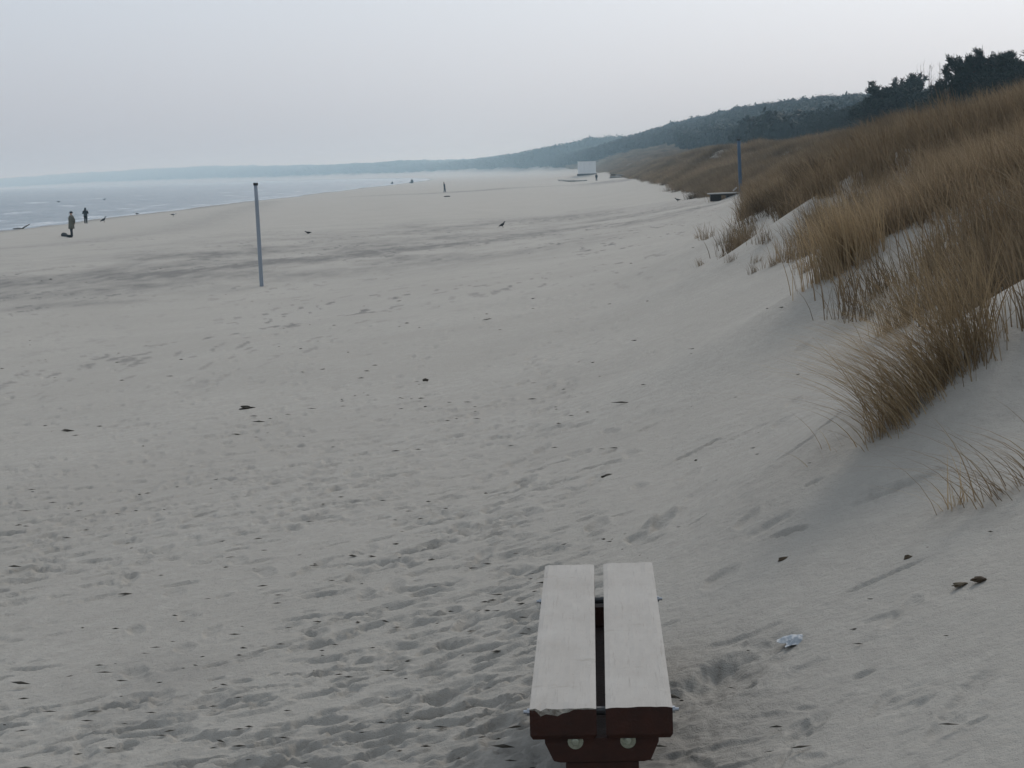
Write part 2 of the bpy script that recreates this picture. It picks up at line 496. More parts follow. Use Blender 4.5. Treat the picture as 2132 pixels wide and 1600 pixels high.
# ------------------------------------------------------------------ sea
saz = np.concatenate([np.linspace(-2.9, -0.40, 40)[:-1], np.linspace(-0.40, -0.02, 420), np.linspace(-0.02, 0.06, 12)[1:]])
sdi = np.concatenate([np.geomspace(50, 160, 20)[:-1], 1 / np.linspace(1 / 160., 1 / 900., 420), np.geomspace(900, 11000, 60)[1:]])
SA, SD = np.meshgrid(saz, sdi)
SX, SY = SD * np.sin(SA), SD * np.cos(SA)
off = shore_x(SY) - SX                       # metres out from the water's edge
fade = sstep(1200, 250, SD)
wob = 6 * fbm(SX / 40., SY / 60., 3, 121)
SZ = 0.16 * np.sin((off + wob) / 9.0 * 2 * np.pi) * sstep(2, 14, off) + 0.06 * np.sin((off * 0.9 + SY * 0.25 + wob) / 4.1 * 2 * np.pi)
SZ += 0.16 * fbm(SX / 3.5, SY / 7.0, 3, 127)
SZ = SZ * fade * sstep(-2, 6, off)
foam = np.exp(-((off - 1.0 - 1.2 * fbm(SX / 5., SY / 9., 3, 131)) / 1.0) ** 2) * 0.6
for o0, w0, th in ((6, 1.2, -.05), (14, 1.6, 0.02), (26, 2.0, 0.06), (45, 3.0, 0.10), (75, 3.0, 0.13)):
    foam += 0.7 * np.exp(-((off - o0 - 0.9 * wob - 5 * vnoise(SX / 14., SY / 11., 150 + o0)) / w0) ** 2) * sstep(th, th + 0.25, vnoise(SX / 17., SY / 15., 133 + o0))
si = np.arange(SX.size).reshape(SX.shape)
SF = np.stack([si[:-1, :-1], si[1:, :-1], si[1:, 1:], si[:-1, 1:]], -1).reshape(-1, 4)[:, ::-1]
keep = (off.ravel()[SF] > -6).any(1)
water = bpy.data.materials.new('sea_water'); water.use_nodes = True
n, l = water.node_tree.nodes, water.node_tree.links
b = n['Principled BSDF']
b.inputs['Roughness'].default_value = 0.22
b.inputs['IOR'].default_value = 1.33
tcn = n.new('ShaderNodeTexCoord')
at = n.new('ShaderNodeAttribute'); at.attribute_name = 'foam'
fn = noise_node(0.9, 5, .7, (1, 0.6, 1))
mm = n.new('ShaderNodeMath'); mm.operation = 'MULTIPLY'
l.new(at.outputs['Fac'], mm.inputs[0]); l.new(ramp_node(fn.outputs['Fac'], .3, .6), mm.inputs[1])
c = mixc(mm.outputs[0], (0.065, 0.110, 0.145), (0.72, 0.74, 0.76))
l.new(c, b.inputs['Base Color'])
nb1 = noise_node(0.8, 6, .65, (1.6, 0.7, 1))
bp = n.new('ShaderNodeBump'); bp.inputs['Strength'].default_value = 0.9; bp.inputs['Distance'].default_value = 0.4
l.new(nb1.outputs['Fac'], bp.inputs['Height']); l.new(bp.outputs[0], b.inputs['Normal'])
sea = mesh_np('sea', np.stack([SX, SY, SZ], -1).reshape(-1, 3), SF[keep], water, smooth=True)
tag(sea, 'calm grey blue sea with low surf', None, None, 'structure')
fattr(sea.data, 'foam', np.clip(foam, 0, 1))

# ------------------------------------------------------------------ bench
paint_top = bpy.data.materials.new('bleached_plank_paint'); paint_top.use_nodes = True
n, l = paint_top.node_tree.nodes, paint_top.node_tree.links
b = n['Principled BSDF']; b.inputs['Roughness'].default_value = 0.8; b.inputs['Specular IOR Level'].default_value = 0.2
tcn = n.new('ShaderNodeTexCoord')
c = mixc(ramp_node(noise_node(5, 6, .7, (1, .45, 1)).outputs['Fac'], .35, .68), (0.395, 0.368, 0.338), (0.335, 0.308, 0.278))
gr = noise_node(6, 6, .75, (22, .9, 1))
c = mixc(ramp_node(gr.outputs['Fac'], .57, .76), c, (0.25, 0.23, 0.205))
c = mixc(ramp_node(noise_node(70, 3, .7).outputs['Fac'], .66, .78), c, (0.20, 0.18, 0.155))
c = mixc(ramp_node(noise_node(3.2, 5, .75, (1, 2.5, 1)).outputs['Fac'], .60, .74), c, (0.27, 0.25, 0.215))
l.new(c, b.inputs['Base Color'])
bp = n.new('ShaderNodeBump'); bp.inputs['Strength'].default_value = 0.5; bp.inputs['Distance'].default_value = 0.003
l.new(gr.outputs['Fac'], bp.inputs['Height']); l.new(bp.outputs[0], b.inputs['Normal'])
paint_brown = mat('red_brown_paint', (0.040, 0.0125, 0.007), 0.6, 0.25, nscale=14, color2=(0.022, 0.009, 0.006), bump=0.2, bscale=120)
chip_wood = mat('bare_chipped_wood', (0.30, 0.28, 0.24), 0.9, 0.2, nscale=60, color2=(0.12, 0.10, 0.08), bump=0.5, bscale=150)
steel = mat('galvanised_steel', (0.40, 0.42, 0.45), 0.35, 0.5, noise=0.35, nscale=80, metallic=0.8)
brass = mat('tarnished_washer', (0.33, 0.35, 0.27), 0.45, 0.5, noise=0.4, nscale=120, metallic=0.5)
dark_steel = mat('dull_dark_steel', (0.10, 0.10, 0.10), 0.5, 0.4, noise=0.3, nscale=60, metallic=0.4)

BL = (bf - bn).length
gz_b = float(ground((bn.x + bf.x) / 2, (bn.y + bf.y) / 2))
bench = empty('bench', (bn.x, bn.y, gz_b), math.atan2(BENCH_DIR.y, BENCH_DIR.x) - math.pi / 2)
tag(bench, 'backless bench of two pale planks with dark red brown ends, standing in the sand', 'bench')
HT = zb - gz_b          # seat height
WN, WF, GAPN, GAPF, TH = 0.374, 0.382, 0.0245, 0.0325, 0.085
def plank(side, chipped):
    NL, NW = 30, 12
    rng = random.Random(3 + side)
    def xs(v):   # v along 0..1
        w0, g0 = WN + (WF - WN) * v, GAPN + (GAPF - GAPN) * v
        return (-w0 / 2, -g0 / 2) if side < 0 else (g0 / 2, w0 / 2)
    mb = MB()
    grid = []
    for i in range(NL + 1):
        v = i / NL
        x0, x1 = xs(v)
        row = []
        for j in range(NW + 1):
            u = j / NW
            y = v * BL
            z = HT + 0.0012 * rng.uniform(-1, 1)
            if chipped and i == 0 and 0.12 < u < 0.62:
                y += rng.uniform(0.004, 0.016); z -= rng.uniform(0.002, 0.007)
            if side < 0 and i == NL: y -= 0.012
            if j in (0, NW): z -= 0.0025
            row.append((x0 + (x1 - x0) * u, y, z))
        grid.append(row)
    top = [p for r in grid for p in r]
    W1 = NW + 1
    mb.add(top, [(i * W1 + j, i * W1 + j + 1, (i + 1) * W1 + j + 1, (i + 1) * W1 + j) for i in range(NL) for j in range(NW)], 0)
    # rim: front, back and sides down to the underside, lower edges eased
    e = 0.012
    fr = [grid[0][j] for j in range(W1)]; bk = [grid[NL][j] for j in range(W1)]
    x0, x1 = xs(0); xa, xb = xs(1)
    zl = HT - TH
    def clampx(x, a, bb): return min(max(x, a + e * 0.6), bb - e * 0.6)
    mid = [(p[0], 0.0 if not (chipped and 0.12 < j / NW < 0.62) else 0.002, HT - (0.010 + 0.012 * rng.random() if chipped and 0.12 < j / NW < 0.62 else 0.004)) for j, p in enumerate(fr)]
    lo = [(p[0], 0.0, zl + e) for p in fr]
    lo2 = [(clampx(p[0], x0, x1), 0.006, zl) for p in fr]
    mb.add(fr + mid, [(j, j + 1, W1 + j + 1, W1 + j) for j in range(NW)], 2 if chipped else 1)
    mb.add(mid + lo, [(j, j + 1, W1 + j + 1, W1 + j) for j in range(NW)], 1)
    mb.add(lo + lo2, [(j, j + 1, W1 + j + 1, W1 + j) for j in range(NW)], 1)
    bl = [(p[0], p[1], zl) for p in bk]
    mb.add(bk + bl, [(j, j + 1, W1 + j + 1, W1 + j) for j in range(NW)], 1)
    mb.add([lo2[0], lo2[-1], bl[-1], bl[0]], [(0, 1, 2, 3)], 1)
    for j in (0, NW):
        a = [grid[i][j] for i in range(NL + 1)]; c_ = [(p[0], p[1], zl + (e if i == 0 else 0)) for i, p in enumerate(a)]
        mb.add(a + c_, [(i, i + 1, NL + 2 + i, NL + 1 + i) for i in range(NL)], 1)
    o = mb.build('seat_plank', [paint_top, paint_brown, chip_wood], bench)
    return o
p1 = plank(-1, True); p1['label'] = 'left plank with a chipped near edge'
p2 = plank(1, False)
def support(y):
    mb = MB()
    zt = HT - TH - 0.002
    prof = [(-0.150, zt), (0.150, zt), (0.150, zt - 0.012), (0.128, zt - 0.062), (0.110, zt - 0.066), (-0.110, zt - 0.066), (-0.128, zt - 0.062), (-0.150, zt - 0.012)]
    k = len(prof); t = 0.09
    mb.add([(x, y, z) for x, z in prof] + [(x, y + t, z) for x, z in prof], [tuple(range(k)), tuple(range(2 * k - 1, k - 1, -1))] + [(i, (i + 1) % k, k + (i + 1) % k, k + i) for i in range(k)])
    cb = mb.build('cross_beam', paint_brown, bench, bevel=0.003)
    mb = MB(); mb.box((0, y + 0.048, (zt - 0.0675 - 0.35) / 2), (0.193, 0.085, zt - 0.0675 + 0.35)); mb.build('post', paint_brown, bench, bevel=0.004)
    for sx in (-1, 1):
        mb = MB()
        for (r0, y0, y1) in ((0.0205, -0.0035, 0.0005),):
            mb.loft([((sx * 0.069, y + y0, zt - 0.008), (r0, 0, 0), (0, 0, r0)), ((sx * 0.069, y + y1, zt - 0.008), (r0, 0, 0), (0, 0, r0))], 20)
        w = mb.build('washer', brass, bench)
        mb = MB()
        mb.loft([((sx * 0.069, y - 0.012, zt - 0.008), (.007, 0, 0), (0, 0, .007)), ((sx * 0.069, y - 0.010, zt - 0.008), (.0105, 0, 0), (0, 0, .0105)), ((sx * 0.069, y - 0.0037, zt - 0.008), (.0115, 0, 0), (0, 0, .0115))], 12)
        mb.build('bolt_head', brass, w)
for y in (0.018, BL - 0.30): support(y)
mb = MB(); mb.box((0, BL / 2 - 0.07, HT - TH - 0.105), (0.070, BL - 0.53, 0.085)); mb.build('stretcher', paint_brown, bench, bevel=0.004)
for y in (0.10, BL - 0.40):
    v = y / BL
    w0 = (WN + (WF - WN) * v) / 2
    mb = MB(); mb.tube([(-0.03, y, HT - 0.038), (0.03, y, HT - 0.038)], [0.012, 0.012], 10); mb.build('spacer_rod', dark_steel, bench)
    for sx in (-1, 1):
        mb = MB()
        q = Matrix.Rotation(math.pi / 2, 3, 'Y')
        for (r0, a, c_, nn) in ((0.013, -0.001, 0.003, 16), (0.0095, 0.003, 0.010, 6), (0.005, 0.010, 0.020, 10)):
            mb.loft([((sx * (w0 + a), y, HT - 0.038), (0, r0, 0), (0, 0, r0)), ((sx * (w0 + c_), y, HT - 0.038), (0, r0, 0), (0, 0, r0))], nn)
        mb.build('side_bolt', steel, bench)

# ------------------------------------------------------------------ posts
pole_l = mat('grey_blue_painted_steel', (0.23, 0.27, 0.325), 0.5, 0.4, nscale=4, color2=(0.26, 0.285, 0.31), bump=0.1, bscale=60, stretch=(1, 1, 0.4))
pole_r = mat('worn_blue_paint', (0.035, 0.075, 0.135), 0.5, 0.4, nscale=4, color2=(0.06, 0.10, 0.15), bump=0.1, bscale=60, stretch=(1, 1, 0.4))
cap_m = mat('dark_cap_rubber', (0.03, 0.033, 0.035), 0.7, 0.3, noise=0.3, nscale=30)
def post(px, py, tx, ty, rad, m, label, square=False, Y=None):
    base = cast(px, py)
    top = pix_at(tx, ty, base.y)
    ax = top - base
    o = empty('steel_post', base)
    tag(o, label, 'post', 'tall posts on the beach')
    H = ax.length
    o.rotation_euler = ax.to_track_quat('Z', 'Y').to_euler()
    mb = MB()
    nseg = 6
    rings = [((0, 0, -0.5), (rad, 0, 0), (0, rad, 0))]
    for k in range(nseg + 1):
        z = (H - 0.06) * k / nseg
        r = rad * (1.03 - 0.06 * k / nseg)
        rings.append(((0.012 * math.sin(k * 1.1), 0, z), (r, 0, 0), (0, r, 0)))
    mb.loft(rings, 18); mb.build('shaft', m, o, smooth=True)
    mb = MB(); mb.loft([((0, 0, H - 0.075), (rad * 1.22, 0, 0), (0, rad * 1.22, 0)), ((0, 0, H - 0.01), (rad * 1.22, 0, 0), (0, rad * 1.22, 0)), ((0, 0, H), (rad * 1.05, 0, 0), (0, rad * 1.05, 0))], 18)
    mb.build('cap', cap_m, o)
    mb = MB(); mb.tube([(-rad * 1.3, 0, H - 0.11), (-rad * 2.0, 0, H - 0.14), (-rad * 1.9, 0, H - 0.19)], [0.012, 0.012, 0.010], 8); mb.build('hook', cap_m, o)
    return o, base, H
post(545, 597, 532, 381, 0.058, pole_l, 'grey blue leaning steel post standing alone on the open beach')
RP, rp_base, rp_h = post(1542, 404, 1538, 290, 0.085, pole_r, 'dark blue post at the foot of the grassy dune beside a low platform')

# low broken platform beside the blue post
weathered = mat('weathered_grey_board', (0.44, 0.43, 0.41), 0.85, 0.2, nscale=6, color2=(0.30, 0.29, 0.27), bump=0.4, bscale=60, stretch=(0.4, 1, 1))
dark_wood = mat('dark_wet_timber', (0.035, 0.030, 0.026), 0.7, 0.3, noise=0.4, nscale=20, bump=0.3)
Yp = rp_base.y - 0.4
pl = pix_at(1477, 404, Yp); pr = pix_at(1543, 404, Yp)
plat = empty('wooden_platform', (pl.x, Yp, float(ground((pl.x + pr.x) / 2, Yp))))
tag(plat, 'low broken wooden platform with pale boards beside the blue post', 'platform')
gzp = plat.location.z
def gloc(px, py): return pix_at(px, py, Yp) - plat.location
def slab(a, bb, depth, th, m, name, rollz=0.0, y0=0.0):
    a, bb = gloc(*a), gloc(*bb)
    mb = MB()
    ax = (bb - a); L = ax.length
    rot = Matrix(((ax.x / L, 0, -ax.z / L), (0, 1, 0), (ax.z / L, 0, ax.x / L)))
    mb.box((a + bb) / 2 + Vector((0, y0, 0)), (L, depth, th), rot)
    return mb.build(name, m, plat, bevel=0.006)
for k in range(4):
    slab((1477, 404.3), (1540, 401.5), 0.24, 0.05, weathered, 'board', y0=0.13 + 0.26 * k)
slab((1505, 416.5), (1543, 402.6), 0.20, 0.05, weathered, 'fallen_board', y0=-0.13)
slab((1481, 413), (1503, 412), 0.5, 0.34, dark_wood, 'support_block', y0=0.45)
slab((1515, 411), (1538, 409), 0.5, 0.26, dark_wood, 'support_block', y0=0.55)
slab((1484, 406.6), (1538, 404.6), 0.06, 0.07, dark_wood, 'edge_beam', y0=0.04)
slab((1544.5, 402), (1546, 389), 0.10, 0.09, weathered, 'upright_board', y0=0.5)
slab((1530, 398), (1538, 391), 0.14, 0.06, weathered, 'loose_board', y0=0.7)

# ------------------------------------------------------------------ white cabin far down the beach
white_m = mat('white_sheet_panel', (0.72, 0.74, 0.75), 0.5, 0.4, noise=0.12, nscale=2)
seam_m = mat('grey_seam_strip', (0.40, 0.42, 0.44), 0.5, 0.4)
cb_ = cast(1222, 364.5)
cy = min(cb_.y, 520.0)
cl, cr = pix_at(1204, 361, cy), pix_at(1241, 361, cy)
ct = pix_at(1222, 337, cy)
cabin = empty('beach_cabin', ((cl.x + cr.x) / 2, cy, float(ground((cl.x + cr.x) / 2, cy))))
tag(cabin, 'pale white box shaped cabin far down the beach at the dune foot', 'cabin')
cw, ch = (cr.x - cl.x), ct.z - cabin.location.z
base_h = max(0.25, min(0.5, (pix_at(1222, 362, cy).z - cabin.location.z)))
for k in range(3):
    mb = MB(); mb.box((-cw / 2 + cw * (k + .5) / 3, 0, base_h + (ch - base_h) / 2), (cw / 3 - 0.03, 0.06, ch - base_h)); mb.build('front_panel', white_m, cabin)
for sx in (-1, 1):
    mb = MB(); mb.box((sx * (cw / 2 - 0.03), 1.25, base_h + (ch - base_h) / 2), (0.06, 2.42, ch - base_h)); mb.build('side_panel', white_m, cabin)
mb = MB(); mb.box((0, 2.5, base_h + (ch - base_h) / 2), (cw, 0.06, ch - base_h)); mb.build('back_panel', white_m, cabin)
mb = MB(); mb.box((0, 1.25, ch + 0.05), (cw + 0.2, 2.8, 0.10)); mb.build('roof', white_m, cabin)
for k in (1, 2):
    mb = MB(); mb.box((-cw / 2 + cw * k / 3, 0.02, base_h + (ch - base_h) / 2), (0.03, 0.06, ch - base_h)); mb.build('seam', seam_m, cabin)
for k in range(3):
    mb = MB(); mb.box((0, 0.15 + 1.15 * k, (base_h - 0.9) / 2), (cw + 0.5, 0.3, base_h + 0.9)); mb.build('skid', dark_wood, cabin)

def low_pile(name, label, cat, pix, Y, m_top, m_dark, n, hgt, seed):
    rr = random.Random(seed)
    a, bb = pix_at(*pix[0], Y), pix_at(*pix[1], Y)
    o = empty(name, ((a.x + bb.x) / 2, Y, float(ground((a.x + bb.x) / 2, Y))))
    tag(o, label, cat)
    W = bb.x - a.x
    for k in range(n):
        mb = MB()
        L = W * rr.uniform(0.35, 0.7)
        rot = Matrix.Rotation(rr.uniform(-.25, .25), 3, 'Z') @ Matrix.Rotation(rr.uniform(-.06, .12), 3, 'Y')
        x = rr.uniform(-W / 2 + L / 2, W / 2 - L / 2)
        z = hgt * (0.15 + 0.85 * k / n) * (1 - 0.5 * abs(x) / (W / 2))
        mb.box((x, rr.uniform(-.8, .8), z), (L, rr.uniform(.3, .5), rr.uniform(.12, .2)), rot)
        mb.build('plank', m_top if rr.random() < 0.6 else m_dark, o, bevel=0.01)
    return o
low_pile('plank_pile', 'low pile of pale and dark planks beside the grass edge, far right of the walker', 'planks', ((1266, 370), (1318, 366)), 400, weathered, dark_wood, 9, 0.8, 2)
low_pile('plank_stack', 'long low heap of dark timber in front of the white cabin', 'planks', ((1160, 372), (1226, 366)), 455, dark_wood, weathered, 8, 0.5, 5)

# ------------------------------------------------------------------ people
skin_m = mat('skin', (0.42, 0.27, 0.20), 0.6, 0.3)
def cloth(name, c_): return mat(name, c_, 0.85, 0.15, noise=0.35, nscale=14, bump=0.3, bscale=60)
khaki = cloth('khaki_jacket_cloth', (0.13, 0.125, 0.10)); blackc = cloth('black_cloth', (0.016, 0.017, 0.020)); navy = cloth('dark_navy_cloth', (0.018, 0.022, 0.040)); greyc = cloth('dark_grey_trouser_cloth', (0.025, 0.027, 0.030))
hair_m = mat('dark_hair', (0.03, 0.022, 0.016), 0.6, 0.3)

def person(loc, rz, H, label, coat_m, trouser_m, hat='cap', hands='back', stride=0.0, lean=0.0, coat_len=0.40, bulk=1.0):
    s = H / 1.75
    o = empty('person', loc, rz)
    tag(o, label, 'person', 'walkers on the beach')
    # body: one continuous skinned figure, facing -Y in its own frame
    J = {}
    def P(k, x, y, z, r): J[k] = (Vector((x, y, z)), r)
    ly = lambda z: -lean * max(0, z - 0.9)
    P('pelvis', 0, 0, .93, .135); P('waist', 0, ly(1.08), 1.08, .125); P('chest', 0, ly(1.30), 1.30, .15); P('neckb', 0, ly(1.46), 1.46, .075)
    P('neck', 0, ly(1.52) - .01, 1.53, .058); P('skull', 0, ly(1.60) - .02, 1.60, .085); P('crown', 0, ly(1.7) - .01, 1.70, .075)
    P('chin', 0, ly(1.55) - .075, 1.565, .045); P('nose', 0, ly(1.62) - .115, 1.615, .014)
    E_ = [('pelvis', 'waist'), ('waist', 'chest'), ('chest', 'neckb'), ('neckb', 'neck'), ('neck', 'skull'), ('skull', 'crown'), ('skull', 'chin'), ('skull', 'nose')]
    for sx, nm in ((1, 'l'), (-1, 'r')):
        st = stride * sx
        P('hip' + nm, sx * .095, 0, .88, .105); P('knee' + nm, sx * .10, -st * .5 - .02, .48, .068); P('ankle' + nm, sx * .10, -st, .09, .045); P('toe' + nm, sx * .115, -st - .17, .04, .038)
        P('sho' + nm, sx * .19, ly(1.42), 1.42, .075)
        P('ear' + nm, sx * .082, ly(1.6) - .0, 1.61, .02)
        if hands == 'back':
            P('elb' + nm, sx * .27, ly(1.15) + .13, 1.15, .052); P('wri' + nm, sx * .10, ly(.98) + .19, .96, .038)
        elif hands == 'front':
            P('elb' + nm, sx * .28, ly(1.15) - .02, 1.13, .052); P('wri' + nm, sx * .10, ly(1.2) - .24, 1.22, .038)
        else:
            P('elb' + nm, sx * .25, ly(1.13) + st * .3, 1.14, .050); P('wri' + nm, sx * .24, ly(.9) + st * .6 - .05, .88, .036)
        w = J['wri' + nm][0]; e = J['elb' + nm][0]; dr = (w - e).normalized()
        P('palm' + nm, *(w + dr * .07), .032)
        E_ += [('pelvis', 'hip' + nm), ('hip' + nm, 'knee' + nm), ('knee' + nm, 'ankle' + nm), ('ankle' + nm, 'toe' + nm), ('chest', 'sho' + nm), ('sho' + nm, 'elb' + nm), ('elb' + nm, 'wri' + nm), ('wri' + nm, 'palm' + nm), ('skull', 'ear' + nm)]
        side = dr.cross(Vector((0, 0, 1))); side = side.normalized() if side.length > .1 else Vector((1, 0, 0))
        for q in range(5):
            fn_ = f'fin{nm}{q}'; base = J['palm' + nm][0]
            ln = (.055, .075, .08, .072, .058)[q]
            off_ = side * (q - 2) * .017
            tip = base + off_ + dr * ln + Vector((0, .0, -.012)) if q else base + side * -.045 + dr * .02
            P(fn_, *tip, .0085); E_.append(('palm' + nm, fn_))
    keys = list(J)
    me = bpy.data.meshes.new('body')
    me.from_pydata([tuple(J[k][0] * s) for k in keys], [(keys.index(a), keys.index(c_)) for a, c_ in E_], [])
    me.materials.append(skin_m)
    bo = bpy.data.objects.new('body', me); COL.objects.link(bo); bo.parent = o
    sk = bo.modifiers.new('skin', 'SKIN'); sk.use_smooth_shade = True
    for i, k in enumerate(keys):
        r = J[k][1] * s * (0.93 if k[:3] not in ('fin', 'wri', 'pal', 'sku', 'cro', 'chi', 'nos', 'ear', 'nec') else 1.0)
        me.skin_vertices[0].data[i].radius = (r, r)
        me.skin_vertices[0].data[i].use_root = (k == 'pelvis')
    sb = bo.modifiers.new('smooth', 'SUBSURF'); sb.levels = 1; sb.render_levels = 1
    V_ = lambda k: J[k][0]
    # coat
    mb = MB(); B_ = bulk
    z0 = .93 - coat_len
    rings = []
    for z, rx, ry in ((z0, .205, .165), (z0 + .12, .20, .16), (.95, .19, .15), (1.08, .185, .148), (1.25, .205, .16), (1.38, .205, .15), (1.45, .15, .11), (1.50, .085, .08)):
        rings.append((Vector((0, ly(z), z)) * s, (rx * s * B_, 0, 0), (0, ry * s * B_, 0)))
    mb.loft(rings, 16)
    for nm in 'lr':
        a, e, w = V_('sho' + nm), V_('elb' + nm), V_('wri' + nm)
        mb.tube([(a * .9 + V_('chest') * .1) * s, (a * .5 + e * .5) * s, e * s, (e * .4 + w * .6) * s, w * s], [.092 * s * B_, .08 * s * B_, .072 * s * B_, .066 * s, .058 * s], 10)
    mb.build('coat', coat_m, o, smooth=True)
    mb = MB()
    for nm in 'lr':
        h, k_, a = V_('hip' + nm), V_('knee' + nm), V_('ankle' + nm)
        mb.tube([(h + Vector((0, 0, .06))) * s, ((h + k_) / 2) * s, k_ * s, ((k_ + a) / 2) * s, (a + Vector((0, 0, -.02))) * s], [.122 * s, .108 * s, .09 * s, .082 * s, .075 * s], 10)
    mb.build('trousers', trouser_m, o, smooth=True)
    for nm in 'lr':
        mb = MB(); a, t = V_('ankle' + nm), V_('toe' + nm)
        mb.loft([((a + Vector((0, .05, .03))) * s, (.05 * s, 0, 0), (0, 0, .05 * s)), ((a + Vector((0, .02, -.03))) * s, (.052 * s, 0, 0), (0, 0, .062 * s)), ((t + Vector((0, .03, .005))) * s, (.052 * s, 0, 0), (0, 0, .045 * s)), ((t + Vector((0, -.05, -.01))) * s, (.03 * s, 0, 0), (0, 0, .025 * s))], 10)
        mb.build('shoe', blackc, o, smooth=True)
    hy = ly(1.66)
    mb = MB()
    if hat == 'cap':
        mb.loft([(Vector((0, hy, z)) * s, (r * s, 0, 0), (0, r * 1.1 * s, 0)) for z, r in ((1.63, .098), (1.70, .104), (1.745, .085), (1.77, .04))], 14)
        mb.box(Vector((0, hy - .14, 1.665)) * s, (.14 * s, .11 * s, .012 * s))
        mb.build('cap', blackc, o, smooth=True)
    elif hat == 'hood':
        mb.loft([(Vector((0, hy + dy, z)) * s, (r * s, 0, 0), (0, r * 1.05 * s, 0)) for z, r, dy in ((1.46, .13, 0.02), (1.54, .125, .02), (1.64, .118, .02), (1.72, .09, .02), (1.78, .03, .02))], 14)
        mb.build('hood', coat_m, o, smooth=True)
    else:
        mb.loft([(Vector((0, hy + dy, z)) * s, (r * s, 0, 0), (0, r * 1.05 * s, 0)) for z, r, dy in ((1.56, .085, .045), (1.64, .096, .03), (1.71, .09, .015), (1.765, .04, .0))], 14)
        mb.build('hair', hair_m, o, smooth=True)
    return o
def gp(px, py):
    return cast(px, py)
def hgt(c_, px, py): return pix_at(px, py, c_.y).z - c_.z
c1 = gp(150, 494); h1 = hgt(c1, 146, 441)
person(c1, R_(-62), h1, 'person in a khaki jacket and dark cap standing near the water, hands behind back', khaki, greyc, 'cap', 'back', 0.04, -0.05, 0.36, 1.25)
c2 = gp(179, 466); h2 = hgt(c2, 178, 433)
person(c2, R_(185), h2, 'person in black hooded clothes standing at the edge of the water', blackc, blackc, 'hood', 'front', 0.02, 0.05, 0.15, 1.1)
c3 = gp(926, 401); h3 = hgt(c3, 923, 380)
person(c3, R_(80), h3, 'dark dressed person standing alone in the middle of the far beach', navy, navy, 'hair', 'side', 0.12, -0.10, 0.30, 1.0)
c4 = gp(1242, 377); h4 = hgt(c4, 1242, 362)
person(c4, R_(190), h4, 'small distant person in black below the white cabin', blackc, blackc, 'hair', 'side', 0.10, 0.0, 0.25, 1.15)
print('PERSON HEIGHTS', h1, h2, h3, h4, c1, c2, c3, c4)

# dark lump lying at the feet of the person in khaki
def lump(name, loc, size, m, seed, parent=None, rz=0.0, sub=2, rough=0.25):
    bm = bmesh.new(); bmesh.ops.create_icosphere(bm, subdivisions=sub, radius=1.0)
    rr = np.random.default_rng(seed)
    for v in bm.verts:
        k = 1 + rough * (float(vnoise(np.array([v.co.x * 1.6 + seed]), np.array([v.co.y * 1.6 + v.co.z * 2.3]), seed)[0])) * 2
        v.co = Vector((v.co.x * size[0], v.co.y * size[1], max(v.co.z, -0.5) * size[2])) * k
    me = bpy.data.meshes.new(name); bm.to_mesh(me); bm.free(); me.materials.append(m)
    o = bpy.data.objects.new(name, me); COL.objects.link(o)
    o.location = loc; o.rotation_euler = (0, 0, rz)
    if parent: o.parent = parent
    return o
wet_black = mat('wet_black_wrack', (0.010, 0.010, 0.010), 0.9, 0.1, noise=0.4, nscale=10, bump=0.4)
k0 = gp(131, 491)
dl = MB(); a_ = Vector(c1) + Vector((0.0, -0.35, 0)); b_ = Vector(k0)
pts = [b_ + (a_ - b_) * t for t in (0, .08, .25, .45, .7, 1.0)]
for p_ in pts: p_.z = float(ground(p_.x, p_.y)) + 0.05
org = pts[0].copy()
dl.tube([p_ - org for p_ in pts], [.08, .19, .20, .11, .09, .12], 10)
dlo = dl.build('driftwood_log', wet_black, smooth=True); dlo.location = org
tag(dlo, 'black elongated log lying at the feet of the person in the khaki jacket', 'log')

